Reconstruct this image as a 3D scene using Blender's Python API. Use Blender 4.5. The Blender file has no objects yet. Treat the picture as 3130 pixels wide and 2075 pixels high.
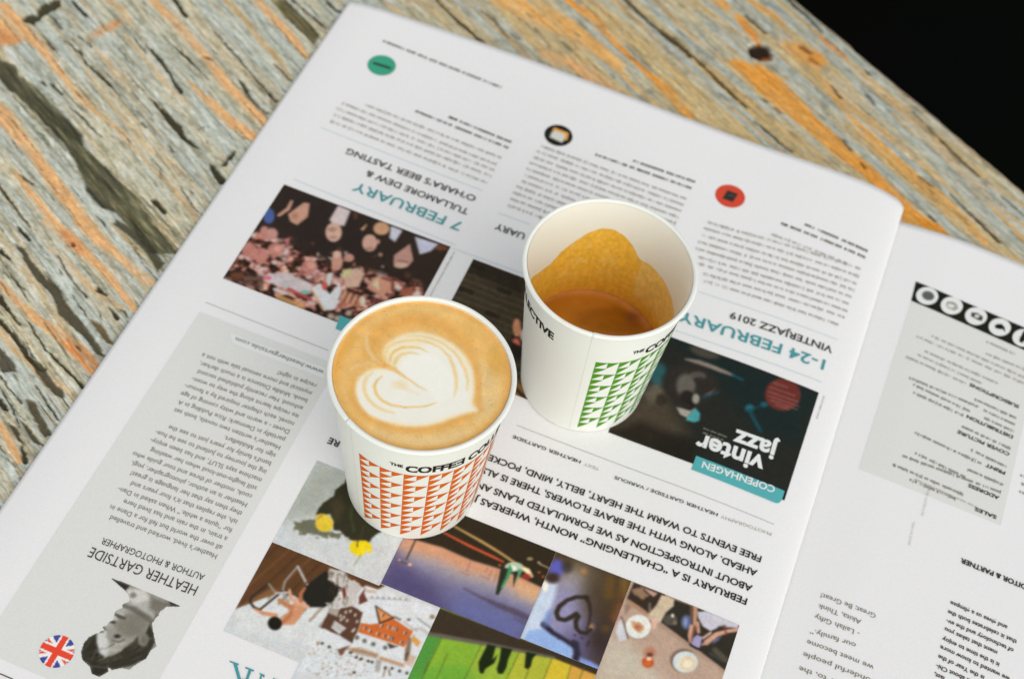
import bpy, math, random
import numpy as np
from mathutils import Matrix, Vector

random.seed(7)
RNG = np.random.default_rng(11)
SC = bpy.context.scene
COL = SC.collection

# ------------------------------------------------------------------ camera
F_PX, PITCH, ROLL = 4504.3, 0.9563116, 0.176136
CAM_H = 0.61027
PSI = -0.2274652                       # direction of the printed lines on the table
OX, OY = 0.2025587, 0.5603502          # top of the newspaper's fold
_cp, _sp, _c, _s = math.cos(PITCH), math.sin(PITCH), math.cos(ROLL), math.sin(ROLL)
FW = np.array([0, _cp, -_sp])
_up = np.array([0, _sp, _cp]); _rt = np.array([1.0, 0, 0])
RT = _c*_rt + _s*_up
UP = -_s*_rt + _c*_up
cam = bpy.data.cameras.new('camera')
cam_o = bpy.data.objects.new('camera', cam)
COL.objects.link(cam_o)
M = Matrix.Identity(4)
for i in range(3):
    M[i][0], M[i][1], M[i][2] = RT[i], UP[i], -FW[i]
M[2][3] = CAM_H
cam_o.matrix_world = M
cam.sensor_width = 36.0
cam.lens = 36.0*F_PX/3130.0
cam.clip_start, cam.clip_end = 0.01, 60.0
cam.dof.use_dof = True
cam.dof.focus_distance = 0.64
cam.dof.aperture_fstop = 8.5
SC.camera = cam_o

# ------------------------------------------------------------------ light: soft overcast day
world = bpy.data.worlds.new('World'); SC.world = world
world.use_nodes = True
wn = world.node_tree; wn.nodes.clear()
SUN_EL, SUN_AZ = math.radians(42), math.radians(152)      # azimuth clockwise from +Y
sky = wn.nodes.new('ShaderNodeTexSky'); sky.sky_type = 'NISHITA'; sky.sun_disc = False
sky.sun_elevation = SUN_EL; sky.sun_rotation = SUN_AZ
hs = wn.nodes.new('ShaderNodeHueSaturation'); hs.inputs['Saturation'].default_value = 0.12
bg = wn.nodes.new('ShaderNodeBackground'); bg.inputs['Strength'].default_value = 0.15
wo = wn.nodes.new('ShaderNodeOutputWorld')
wn.links.new(sky.outputs[0], hs.inputs['Color']); wn.links.new(hs.outputs[0], bg.inputs[0]); wn.links.new(bg.outputs[0], wo.inputs[0])
sun = bpy.data.lights.new('sun', 'SUN'); sun.energy = 0.8; sun.angle = math.radians(50); sun.color = (1.0, 0.96, 0.87)
sun_o = bpy.data.objects.new('sun', sun); COL.objects.link(sun_o)
sd = Vector((math.sin(SUN_AZ)*math.cos(SUN_EL), math.cos(SUN_AZ)*math.cos(SUN_EL), math.sin(SUN_EL)))
sun_o.rotation_euler = sd.to_track_quat('Z', 'Y').to_euler()
sun_o.location = sd*3
SC.view_settings.view_transform = 'Standard'
SC.view_settings.look = 'None'
SC.view_settings.gamma = 1.0
SC.view_settings.use_curve_mapping = False
SC.view_settings.exposure = 0.37

# ------------------------------------------------------------------ geometry helpers
D_A = np.array([math.cos(PSI), math.sin(PSI)]); D_B = np.array([-D_A[1], D_A[0]])
TABLE_Z = -4.2      # mm, the printed sheet is z = 0

def ray(x, y):
    d = RT*(x-1565.0)/F_PX - UP*(y-1037.5)/F_PX + FW
    return d

def on_plane(x, y, z_mm):
    d = ray(x, y); t = (z_mm/1000.0-CAM_H)/d[2]
    return d[0]*t, d[1]*t                 # metres

def w2ab(X, Y):
    u, v = X-OX, Y-OY
    return (u*D_A[0]+v*D_A[1])*1000, (u*D_B[0]+v*D_B[1])*1000

def ab2w(a, b):
    a = np.asarray(a, float)/1000; b = np.asarray(b, float)/1000
    return OX+a*D_A[0]+b*D_B[0], OY+a*D_A[1]+b*D_B[1]

CUP_AB = [(-181.5, -267.6), (-127.4, -179.7)]     # where the cups press the sheet flat

def ripple(a, b, seed):
    r = .9*(fbm(a/95.0+2, b/120.0+5, seed, 2)-.5)+.25*(fbm(a/34.0, b/60.0, seed+4, 2)-.5)
    for ca, cb in CUP_AB:
        r = r*sm((np.hypot(a-ca, b-cb)-34)/40.0)
    return r

def zl(a, b):                             # height of the thick right-hand half of the spread (mm)
    a = np.asarray(a, float); b = np.asarray(b, float)
    z = 0.9*np.exp(-((a+52)/30.0)**2)
    x = np.clip((a+26)/26.0, 0, 1)
    z = z - 3.9*(1-np.sqrt(np.clip(1-x*x, 0, 1)))
    y = np.clip((-322-a)/23.0, 0, 1)
    lip = .5*sm((b+60)/76.0)*(fbm(a/70.0, a*0, 33, 2)-.35)      # the top edge lifts here and there
    return z - 2.4*y*y + (ripple(a, b, 3)+lip)*sm((-8-a)/40.0)*sm((a+346)/25.0)

def zr(a, b):                             # the thin other half, lying on the wood
    a = np.asarray(a, float); b = np.asarray(b, float)
    x = np.clip(a/34.0, 0, 1)
    return -3.9 + (1.0+.8*(fbm(a/60.0, b/90.0, 21, 2)-.3))*(3*x*x-2*x**3)

def zpage(side):
    return zl if side == 'L' else zr

def pt(x, y, side='L'):                   # where a mark seen in the photo lies on the sheet
    z = 0.0 if side == 'L' else -3.5
    for _ in range(6):
        a, b = w2ab(*on_plane(x, y, z))
        z = float(zpage(side)(a, b))
    return a, b

def crop(x0, y0, k):
    return lambda p: (x0+p[0]/k, y0+p[1]/k)

def lin(c):
    c = np.asarray(c, float)/255.0
    return np.where(c <= 0.04045, c/12.92, ((c+0.055)/1.055)**2.4)

def hash2(ix, iy, seed):
    h = (ix.astype(np.int64)*374761393 + iy.astype(np.int64)*668265263 + seed*974634777) & 0x7fffffff
    h = ((h ^ (h >> 13))*1274126177) & 0x7fffffff
    return ((h ^ (h >> 16)) & 0xffff)/65535.0

def noise(x, y, seed=0):
    x = np.asarray(x, float); y = np.asarray(y, float)
    ix, iy = np.floor(x), np.floor(y); fx, fy = x-ix, y-iy
    fx = fx*fx*(3-2*fx); fy = fy*fy*(3-2*fy)
    a = hash2(ix, iy, seed); b = hash2(ix+1, iy, seed); c = hash2(ix, iy+1, seed); d = hash2(ix+1, iy+1, seed)
    return (a*(1-fx)+b*fx)*(1-fy)+(c*(1-fx)+d*fx)*fy

def fbm(x, y, seed=0, n=4):
    s, amp, tot = 0, 1.0, 0
    for i in range(n):
        s = s+amp*noise(x*2**i, y*2**i, seed+i*17); tot += amp; amp *= 0.5
    return s/tot

def sm(x):
    x = np.clip(x, 0, 1); return x*x*(3-2*x)

# ------------------------------------------------------------------ object helpers
def link(name, me, mats, parent=None):
    o = bpy.data.objects.new(name, me); COL.objects.link(o)
    for m in (mats if isinstance(mats, (list, tuple)) else [mats]):
        me.materials.append(m)
    if parent is not None:
        o.parent = parent
    return o

def mesh(name, verts, faces, smooth=False):
    me = bpy.data.meshes.new(name)
    me.from_pydata([tuple(v) for v in verts], [], faces); me.update()
    if smooth:
        me.polygons.foreach_set('use_smooth', [True]*len(me.polygons))
    return me

def grid_mesh(name, X, Y, Z, col=None, wrap=False, smooth=True, mask=None, need=2):
    n, m = X.shape
    co = np.stack([X, Y, Z], -1).reshape(-1, 3)
    idx = np.arange(n*m).reshape(n, m)
    if wrap:
        a = idx[:-1]; b = np.roll(idx, -1, 1)[:-1]; c = np.roll(idx, -1, 1)[1:]; d = idx[1:]
    else:
        a = idx[:-1, :-1]; b = idx[:-1, 1:]; c = idx[1:, 1:]; d = idx[1:, :-1]
    q = np.stack([a.ravel(), b.ravel(), c.ravel(), d.ravel()], 1)
    if mask is not None:
        mk = mask.ravel()
        q = q[(mk[q].sum(1) >= need)]
        used = np.unique(q); remap = np.full(n*m, -1); remap[used] = np.arange(len(used))
        q = remap[q]; co = co[used]
        if col is not None:
            col = col.reshape(-1, 3)[used]
    me = bpy.data.meshes.new(name)
    me.vertices.add(len(co)); me.vertices.foreach_set('co', co.ravel())
    me.loops.add(q.size); me.loops.foreach_set('vertex_index', q.ravel().astype(np.int32))
    me.polygons.add(len(q)); me.polygons.foreach_set('loop_start', (np.arange(len(q))*4).astype(np.int32))
    if smooth:
        me.polygons.foreach_set('use_smooth', np.ones(len(q), bool))
    me.update(calc_edges=True); me.validate()
    if col is not None:
        at = me.color_attributes.new('print', 'FLOAT_COLOR', 'POINT')
        c4 = np.ones((len(co), 4)); c4[:, :3] = col.reshape(-1, 3)
        at.data.foreach_set('color', c4.ravel())
    return me

def thing(name, label, cat, loc=(0, 0, 0), group=None):
    o = bpy.data.objects.new(name, None); COL.objects.link(o); o.location = loc
    o['label'] = label; o['category'] = cat
    o.empty_display_size = 0.02
    if group: o['group'] = group
    return o

def tag(o, label, cat):
    o['label'] = label; o['category'] = cat

# ------------------------------------------------------------------ materials
def new_mat(name, rough=0.6, spec=0.3):
    m = bpy.data.materials.new(name); m.use_nodes = True
    nt = m.node_tree; b = nt.nodes['Principled BSDF']
    b.inputs['Roughness'].default_value = rough
    b.inputs['Specular IOR Level'].default_value = spec
    return m, nt, b

def mottled(name, rgb, rough=0.6, spec=0.3, amt=0.04, scale=900, bump=0.0, bscale=600):
    """flat ink / card colour with a fine fibre mottle"""
    m, nt, b = new_mat(name, rough, spec)
    tc = nt.nodes.new('ShaderNodeTexCoord')
    n = nt.nodes.new('ShaderNodeTexNoise'); n.inputs['Scale'].default_value = scale; n.inputs['Detail'].default_value = 3
    nt.links.new(tc.outputs['Object'], n.inputs['Vector'])
    r = nt.nodes.new('ShaderNodeVectorMath'); r.operation = 'MULTIPLY_ADD'      # 1 +- amt, each ink on its own
    r.inputs[1].default_value = (4*amt,)*3; r.inputs[2].default_value = (1-2*amt,)*3
    nt.links.new(n.outputs['Color'], r.inputs[0])
    mx = nt.nodes.new('ShaderNodeMix'); mx.data_type = 'RGBA'; mx.blend_type = 'MULTIPLY'; mx.inputs['Factor'].default_value = 1
    l = lin(rgb); mx.inputs[6].default_value = (*l, 1)
    nt.links.new(r.outputs[0], mx.inputs[7]); nt.links.new(mx.outputs[2], b.inputs['Base Color'])
    if bump:
        n2 = nt.nodes.new('ShaderNodeTexNoise'); n2.inputs['Scale'].default_value = bscale; n2.inputs['Detail'].default_value = 4
        nt.links.new(tc.outputs['Object'], n2.inputs['Vector'])
        bp = nt.nodes.new('ShaderNodeBump'); bp.inputs['Strength'].default_value = bump; bp.inputs['Distance'].default_value = 0.0003
        nt.links.new(n2.outputs['Fac'], bp.inputs['Height']); nt.links.new(bp.outputs[0], b.inputs['Normal'])
    return m

def attr_mat(name, rough=0.6, spec=0.3, amt=0.05, scale=1500, bump=0.0, stretch=None, bscale=300, coat=0):
    """colour from the mesh's own print attribute, broken up by fine noise"""
    m, nt, b = new_mat(name, rough, spec)
    at = nt.nodes.new('ShaderNodeAttribute'); at.attribute_name = 'print'
    tc = nt.nodes.new('ShaderNodeTexCoord')
    src = tc.outputs['Object']
    if stretch:
        mp = nt.nodes.new('ShaderNodeMapping'); mp.inputs['Rotation'].default_value = (0, 0, stretch[0]); mp.inputs['Scale'].default_value = stretch[1]
        mp.vector_type = 'POINT'
        nt.links.new(src, mp.inputs['Vector']); src = mp.outputs[0]
    n = nt.nodes.new('ShaderNodeTexNoise'); n.inputs['Scale'].default_value = scale; n.inputs['Detail'].default_value = 4
    nt.links.new(src, n.inputs['Vector'])
    r = nt.nodes.new('ShaderNodeVectorMath'); r.operation = 'MULTIPLY_ADD'      # 1 +- amt, each ink on its own
    r.inputs[1].default_value = (4*amt,)*3; r.inputs[2].default_value = (1-2*amt,)*3
    nt.links.new(n.outputs['Color'], r.inputs[0])
    mx = nt.nodes.new('ShaderNodeMix'); mx.data_type = 'RGBA'; mx.blend_type = 'MULTIPLY'; mx.inputs['Factor'].default_value = 1
    nt.links.new(at.outputs['Color'], mx.inputs[6]); nt.links.new(r.outputs[0], mx.inputs[7])
    nt.links.new(mx.outputs[2], b.inputs['Base Color'])
    if coat:
        b.inputs['Coat Weight'].default_value = coat; b.inputs['Coat Roughness'].default_value = 0.12
    if bump:
        n2 = nt.nodes.new('ShaderNodeTexNoise'); n2.inputs['Scale'].default_value = bscale; n2.inputs['Detail'].default_value = 5
        nt.links.new(src, n2.inputs['Vector'])
        bp = nt.nodes.new('ShaderNodeBump'); bp.inputs['Strength'].default_value = bump; bp.inputs['Distance'].default_value = 0.0006
        nt.links.new(n2.outputs['Fac'], bp.inputs['Height']); nt.links.new(bp.outputs[0], b.inputs['Normal'])
    return m

M_PAPER = mottled('newsprint', (232, 231, 230), 0.75, 0.12, 0.06, 1500, 0.12, 250)
M_STACK = mottled('newsprint_edges', (215, 214, 208), 0.85, 0.1, 0.12, 700)
M_INK = mottled('black_ink', (66, 63, 51), 0.7, 0.06, 0.12, 1800)
M_INKBOLD = mottled('dense_black_ink', (46, 45, 33), 0.7, 0.06, 0.12, 1800)
M_INKSOFT = mottled('grey_ink', (128, 125, 110), 0.7, 0.06, 0.1, 1800)
M_INKLIGHT = mottled('pale_grey_ink', (168, 166, 153), 0.7, 0.06, 0.1, 1800)
M_TEAL = mottled('teal_ink', (74, 150, 155), 0.7, 0.06, 0.08, 1500)
M_TEALRULE = mottled('pale_teal_ink', (160, 190, 196), 0.7, 0.06, 0.08, 1500)
M_INKFAINT = mottled('faint_ink', (164, 164, 154), 0.7, 0.06, 0.1, 1800)
M_RULE = mottled('hairline_ink', (150, 148, 138), 0.7, 0.06, 0.08, 1500)
M_BAND = mottled('teal_band_ink', (86, 170, 173), 0.7, 0.06, 0.05, 1500)
M_TINT = mottled('grey_tint_ink', (219, 219, 214), 0.7, 0.15, 0.06, 1300)
M_WHITEINK = mottled('unprinted_white', (226, 228, 226), 0.7, 0.15, 0.02, 1300)
M_PHOTO = attr_mat('printed_picture', 0.7, 0.06, 0.11, 1700)
M_CARD = mottled('white_cup_card', (227, 229, 220), 0.5, 0.3, 0.035, 1300, 0.12, 500)
M_CARDIN = mottled('coated_cup_inside', (236, 235, 221), 0.4, 0.4, 0.012, 500)
M_ORANGE = mottled('orange_cup_print', (206, 96, 22), 0.6, 0.08, 0.04, 1500)
M_GREEN = mottled('green_cup_print', (78, 140, 22), 0.6, 0.08, 0.04, 1500)
M_CUPBLACK = mottled('black_cup_print', (34, 30, 22), 0.6, 0.08, 0.05, 1500)

# ------------------------------------------------------------------ painter: marks on a sheet, by distance to outlines
class Paint:
    def __init__(self, U, V, f, base):
        self.U, self.V, self.f = U, V, f
        self.c = np.empty(U.shape+(3,)); self.c[:] = base
    def _p(self, pts):
        return np.array([self.f(p) for p in pts], float)
    def _win(self, P, pad):
        lo, hi = P.min(0)-pad, P.max(0)+pad
        return (self.U > lo[0]) & (self.U < hi[0]) & (self.V > lo[1]) & (self.V < hi[1])
    def _mix(self, m, k, rgb):
        k = k[:, None]; self.c[m] = self.c[m]*(1-k)+np.asarray(rgb, float)*k
    @staticmethod
    def dist(u, v, P, W=None, closed=False):
        best = np.full(u.shape, 1e9); w = np.zeros(u.shape)
        n = len(P); rng = range(n if closed else n-1)
        for i in rng:
            a, b = P[i], P[(i+1) % n]; d = b-a; L = d@d+1e-12
            t = np.clip(((u-a[0])*d[0]+(v-a[1])*d[1])/L, 0, 1)
            q = np.hypot(u-a[0]-t*d[0], v-a[1]-t*d[1])
            if W is not None:
                wi = W[i]*(1-t)+W[(i+1) % n]*t
                k = q/np.maximum(wi, 1e-6) < best/np.maximum(w, 1e-6)
                best = np.where(k, q, best); w = np.where(k, wi, w)
            else:
                best = np.minimum(best, q)
        return best, w
    def poly(self, pts, rgb, soft=0.3, al=1.0, wob=0, wscale=0.5):
        P = self._p(pts); m = self._win(P, soft*2+wob)
        if not m.any(): return
        u, v = self.U[m], self.V[m]
        if wob:
            u = u+wob*(fbm(u*wscale, v*wscale, 5, 2)-.5)*2; v = v+wob*(fbm(u*wscale+9, v*wscale+3, 8, 2)-.5)*2
        ins = np.zeros(u.shape, bool); n = len(P)
        for i in range(n):
            a, b = P[i], P[(i+1) % n]
            c = (a[1] > v) != (b[1] > v)
            xs = (b[0]-a[0])*(v-a[1])/((b[1]-a[1]) if b[1] != a[1] else 1e-9)+a[0]
            ins ^= c & (u < xs)
        d, _ = self.dist(u, v, P, None, True)
        sdv = np.where(ins, d, -d)
        self._mix(m, sm(sdv/(2*soft)+.5)*al, rgb)
    def line(self, pts, w, rgb, soft=0.25, al=1.0):
        P = self._p(pts); W = np.full(len(P), w/2.0) if np.isscalar(w) else np.array(w, float)/2
        m = self._win(P, W.max()+soft*2)
        if not m.any(): return
        d, ww = self.dist(self.U[m], self.V[m], P, W)
        self._mix(m, sm((ww-d)/(2*soft)+.5)*al, rgb)
    def ell(self, c, rx, ry, rgb, soft=0.3, al=1.0, ang=0):
        """ellipse: centre and radii given as photo marks"""
        C = self._p([c])[0]; X = self._p([(c[0]+rx*math.cos(ang), c[1]+rx*math.sin(ang))])[0]-C; Y = self._p([(c[0]-ry*math.sin(ang), c[1]+ry*math.cos(ang))])[0]-C
        r = max(np.hypot(*X), np.hypot(*Y)); Mi = np.linalg.inv(np.array([X, Y]).T)
        m = (np.hypot(self.U-C[0], self.V-C[1]) < r*1.3+soft*2)
        if not m.any(): return
        u, v = self.U[m]-C[0], self.V[m]-C[1]
        k = np.hypot(Mi[0, 0]*u+Mi[0, 1]*v, Mi[1, 0]*u+Mi[1, 1]*v)
        self._mix(m, sm((1-k)*r/(2*soft)+.5)*al, rgb)
    def speck(self, amp, sc, seed=0, tint=0.0):
        n = fbm(self.U*sc, self.V*sc, seed, 3)-.5
        self.c *= (1+2*amp*n)[..., None]
        if tint:
            t = fbm(self.U*sc*.8+31, self.V*sc*.8, seed+50, 2)-.5
            self.c[..., 0] *= 1+tint*t; self.c[..., 2] *= 1-tint*t
    def blur(self, n=1):
        for _ in range(n):
            a = np.pad(self.c, ((1, 1), (1, 1), (0, 0)), mode='edge')
            a = (a[:-2]+2*a[1:-1]+a[2:])/4; self.c = (a[:, :-2]+2*a[:, 1:-1]+a[:, 2:])/4
    def lin(self):
        return lin(np.clip(self.c, 0, 255))

# ------------------------------------------------------------------ the newspaper
paper = thing('newspaper', 'open tabloid newspaper lying upside down across the table under both paper cups', 'newspaper')

def page_obj(name, side, amin, amax, bmin, bmax, top):
    na = 260; nb = 120
    A = np.linspace(0, 1, na); A = amin+(amax-amin)*A
    if side == 'L':     # denser towards the fold
        A = np.concatenate([np.linspace(amin, -30, 150), np.linspace(-30, amax, 90)[1:]])
    B = np.linspace(0, 1, nb)
    AA, TT = np.meshgrid(A, B)
    BB = bmin+(np.vectorize(top)(AA)-bmin)*TT
    ZZ = zpage(side)(AA, BB)
    X, Y = ab2w(AA, BB)
    me = grid_mesh(name, X, Y, ZZ/1000.0)
    o = link(name, me, M_PAPER, paper)
    s = o.modifiers.new('thick', 'SOLIDIFY'); s.thickness = 0.00012; s.offset = -1
    return o

def topL(a):
    return 16.3 + 1.6*math.sin((a+345)/60.0) - 4.5*max(0, (a+34)/34.0)**2 - 2.6*max(0, (a+6)/6.0)**2.2

def topR(a):
    return (0.2+0.085*a-0.0013*a*a if a < 60 else 0.2+0.085*60-0.0013*3600-0.07*(a-60))-1.4

pageL = page_obj('page', 'L', -345.6, -0.4, -470, 16, topL)
pageL['label'] = 'near page, thick half of the open newspaper carrying the cups'
pageR = page_obj('page', 'R', -1.5, 250, -470, 0, topR)
pageR['label'] = 'thin facing page beyond the fold with black icon bar'

# the sheets below the open page
def stack():
    A = np.linspace(-344.6, -2.0, 120); V = []; Fc = []
    n = len(A); rows = []
    for b_sel in ('bot', 'top'):
        for lvl in (0, 1, 2):
            row = []
            for a in A:
                zt = float(zl(a, topL(a)-1))-1.3 if a < -40 else float(zl(a, topL(a)-1))-.5
                zt = max(zt, TABLE_Z+.3) if lvl < 2 else zt
                zb = TABLE_Z+0.25
                z = [zt, (zt+zb)/2, zb][lvl]
                ins = [0.8, 0.2, 1.0][lvl]
                b = (topL(a)-ins) if b_sel == 'top' else -468
                x, y = ab2w(a, b); row.append(len(V)); V.append((x, y, z/1000.0))
            rows.append(row)
    bt, bm, bb, tt, tm, tb = rows
    for i in range(n-1):
        Fc += [(bt[i], bt[i+1], tt[i+1], tt[i]), (tt[i], tt[i+1], tm[i+1], tm[i]), (tm[i], tm[i+1], tb[i+1], tb[i]),
               (bb[i], bb[i+1], bm[i+1], bm[i]), (bm[i], bm[i+1], bt[i+1], bt[i]), (tb[i], tb[i+1], bb[i+1], bb[i])]
    for e in (0, n-1):
        Fc += [(bt[e], tt[e], tm[e], bm[e]), (bm[e], tm[e], tb[e], bb[e])]
    return link('page_stack', mesh('page_stack', V, Fc), M_STACK, paper)
stack()

LIFT = {'tint': 0.07, 'photo': 0.14, 'band': 0.22, 'text': 0.30}     # mm of ink film above the sheet

def place(verts_ab, side, lift):
    v = np.asarray(verts_ab, float); X, Y = ab2w(v[:, 0], v[:, 1])
    return np.stack([X, Y, (zpage(side)(v[:, 0], v[:, 1])+lift)/1000.0], 1)

def rect_ab(a0, a1, b0, b1, side='L', lift=0.1, name='box', mat=None, parent=None, n=24, corners=None, label=None):
    """a printed panel; corners (4 page points, going round) overrides the box"""
    if corners is None:
        corners = [(a0, b0), (a1, b0), (a1, b1), (a0, b1)]
    c = np.array(corners, float); s, t = np.meshgrid(np.linspace(0, 1, n), np.linspace(0, 1, n))
    P = (c[0]*((1-s)*(1-t))[..., None]+c[1]*(s*(1-t))[..., None]+c[2]*(s*t)[..., None]+c[3]*((1-s)*t)[..., None])
    X, Y = ab2w(P[..., 0], P[..., 1]); Z = (zpage(side)(P[..., 0], P[..., 1])+lift)/1000
    o = link(name, grid_mesh(name, X, Y, Z), mat, parent)
    if label: o['label'] = label
    return o

# ---- text -----------------------------------------------------------------
BIOFIT = 0.97
AFTER_GLYPHS = []
TEXTS = []     # (string, weight) -> filled in one go
_cache = {}

def glyph_run(body, bold):
    k = (body, bold)
    if k not in _cache:
        _cache[k] = None
    return k

class Block:
    """one printed text object on a page"""
    def __init__(self, name, side, mat, parent, lift='text', label=None):
        self.__dict__.update(name=name, side=side, mat=mat, parent=parent, lift=LIFT[lift], items=[], V=[], F=[], label=label)
        TEXTS.append(self)
    def line(self, body, start, end, cap, bold=0.0, f=None, xh=False, fit=True, shear=0.0):
        """baseline from start to end (photo marks), cap height in mm"""
        if f: start, end = f(start), f(end)
        a = np.array(pt(*start, self.side)); b = np.array(pt(*end, self.side))
        self.items.append((glyph_run(body, bold), a, b, cap, fit)); return self
    def line_ab(self, body, a, b, cap, bold=0.0, fit=True):
        self.items.append((glyph_run(body, bold), np.array(a, float), np.array(b, float), cap, fit)); return self
    def rects(self, a, b, h, rects):
        """little bars in a run's own frame: x along (0..1 of a-b), y up, both mm"""
        d = b-a; L = np.hypot(*d); ex = d/L; ey = np.array([-ex[1], ex[0]])
        for x0, x1, y0, y1 in rects:
            i = len(self.V)
            for x, y in ((x0, y0), (x1, y0), (x1, y1), (x0, y1)):
                self.V.append(a+ex*x+ey*y)
            self.F.append((i, i+1, i+2, i+3))
    def greek(self, a, b, xh, caps=False, weight=0.22, seed=0):
        """a line too small and too blurred to be read: words of tiny strokes"""
        a = np.array(a, float); b = np.array(b, float); L = np.hypot(*(b-a)); R = random.Random(seed)
        x = 0; out = []; adv = xh*(0.9 if caps else 0.82); st = xh*weight
        while x < L-adv*1.2:
            n = R.choice([2, 3, 3, 4, 5, 6, 7, 8, 9, 4, 5])
            for _ in range(n):
                if x+adv > L: break
                k = R.random(); w = adv*0.72
                up = xh*(1.0 if caps or k < .72 else 1.42); lo = -xh*.4 if (not caps and k > .92) else 0
                out.append((x, x+st, lo, up))
                if R.random() < .75: out.append((x+w-st, x+w, 0, xh))
                if R.random() < .42: out.append((x+st, x+w-st, xh-st, xh))
                if R.random() < .34: out.append((x+st, x+w-st, 0, st))
                if R.random() < .25: out.append((x+st, x+w-st, xh*.45, xh*.45+st))
                x += adv*(0.55 if R.random() < .12 else 1)
            x += adv*.75
        self.rects(a, b, xh, out); return self
    def finish(self):
        for k, a, b, cap, fit in self.items:
            vs, fs = _cache[k]
            if not len(vs): continue
            d = b-a; L = np.hypot(*d); ex = d/L; ey = np.array([-ex[1], ex[0]])
            s = cap/0.682; w = vs[:, 0].max()-vs[:, 0].min()
            if isinstance(fit, tuple):
                sx = s*fit[1]; a = b-ex*w*sx
            else:
                sx = L/w if fit is True else s*fit
            i = len(self.V)
            x = (vs[:, 0]-vs[:, 0].min())*sx; y = vs[:, 1]*s
            self.V.extend(list(a[None]+ex[None]*x[:, None]+ey[None]*y[:, None]))
            self.F.extend([tuple(j+i for j in f) for f in fs])
        if not self.V: return
        V = place(self.V, self.side, self.lift)
        o = link(self.name, mesh(self.name, V, self.F), self.mat, self.parent)
        if self.label: o['label'] = self.label

def build_glyphs():
    """letters are set one by one so that each run keeps the face's own spacing"""
    chars = sorted({(c, k[1]) for k in _cache for c in k[0] if c != ' '})
    allc = sorted({c for k in _cache for c in k[0]})
    obs = []
    def add(key, body, off):
        cu = bpy.data.curves.new('run', 'FONT'); cu.body = body; cu.size = 1.0; cu.resolution_u = 3; cu.offset = off
        o = bpy.data.objects.new('run', cu); COL.objects.link(o); obs.append((key, o, cu))
    add('HH', 'HH', 0)
    for c in allc: add(('adv', c), 'H'+c+'H', 0)
    for c, off in chars: add((c, off), c, 0 if c == 'M' else off)
    dg = bpy.context.evaluated_depsgraph_get(); dg.update()
    got = {}
    for k, o, cu in obs:
        e = o.evaluated_get(dg); me = e.to_mesh()
        got[k] = (np.array([v.co[:2] for v in me.vertices]).reshape(-1, 2), [tuple(p.vertices) for p in me.polygons]); e.to_mesh_clear()
    for k, o, cu in obs:
        bpy.data.objects.remove(o); bpy.data.curves.remove(cu)
    wid = lambda v: v[:, 0].max()-v[:, 0].min()
    hh = wid(got['HH'][0]); adv = {c: wid(got[('adv', c)][0])-hh for c in allc}
    for c, off in chars:
        if c == 'M':
            v = got[(c, off)][0]; l, r = v[:, 0].min()-off, v[:, 0].max()+off; Hc = .682+off*.5; st = .075+2*off; m = (l+r)/2
            got[(c, off)] = (np.array([(l, -off*.5), (l+st, -off*.5), (l+st, Hc*.64), (m-st*.42, .02), (m+st*.42, .02), (r-st, Hc*.64), (r-st, -off*.5), (r, -off*.5), (r, Hc), (r-st*1.05, Hc), (m, .02+st*1.75), (l+st*1.05, Hc), (l, Hc)]), [tuple(range(13))])
    for k in list(_cache):
        V, Fc, x = [], [], 0.0
        for ch in k[0]:
            if ch != ' ':
                v, f = got[(ch, k[1])]; i = len(V)
                V.extend([(p[0]+x, p[1]) for p in v]); Fc.extend([tuple(j+i for j in q) for q in f])
            x += adv[ch]
        _cache[k] = (np.array(V).reshape(-1, 2), Fc)

R2=crop(1000,0,2.148); R3=crop(2030,0,2.148); R4=crop(0,680,2.148); R5=crop(1000,680,2.148); R6=crop(2030,680,2.148)
R7=crop(0,1345,2.148); R8=crop(900,1345,2.148); R9=crop(2030,1345,2.148)
BEER=crop(660,540,2.904); COLA=crop(980,290,3.92); COLB=crop(1500,360,3.647); COLC=crop(2080,540,3.647)
BAR=crop(2600,820,4.355); BOX=crop(2600,1150,4.355); RIGHT=crop(2400,1670,3.24); WWW=crop(560,900,4.612)
CHAL=crop(1500,1300,2.4895); HARB=crop(1140,1560,3.92); CHAIR=crop(660,1640,3.478); CAFE=crop(1800,1740,4.3)
HEART=crop(1600,1640,3.604); PORT=crop(80,1680,3.942); DAFF=crop(840,1380,4.1275); JAZZ=crop(1850,1000,2.8); HEAD=crop(1120,90,4.73)

def P(f, p, side='L'):
    return pt(*f(p), side)

def picture(name, side, outline, f, step, paint, label, parent, lift=LIFT['photo'], mat=None, rough_edge=None, extra=None):
    """a printed picture: a fine sheet of ink whose colours are mixed mark by mark"""
    O = np.array([o if f is None else P(f, o, side) for o in outline])
    lo, hi = O.min(0), O.max(0)
    na = int((hi[0]-lo[0])/step)+2; nb = int((hi[1]-lo[1])/step)+2
    A, B = np.meshgrid(np.linspace(lo[0], hi[0], na), np.linspace(lo[1], hi[1], nb))
    tp = Paint(A, B, lambda p: p, (0, 0, 0)); tp.poly([tuple(o) for o in O], (255, 0, 0), soft=1e-4)
    mask = tp.c[..., 0] > 127
    c = Paint(A, B, (lambda p: P(f, p, side)) if f else (lambda p: p), (128, 128, 128))
    paint(c); c.speck(.04, .33, 5, .02); c.speck(.04, .95, 6, .02); c.blur(2); c.speck(.05, 2.2, 7, .03)
    X, Y = ab2w(A, B); Z = (zpage(side)(A, B)+lift)/1000
    o = link(name, grid_mesh(name, X, Y, Z, c.lin()*1.04, mask=mask), mat or M_PHOTO, parent)
    if label: o['label'] = label
    return o

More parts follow.
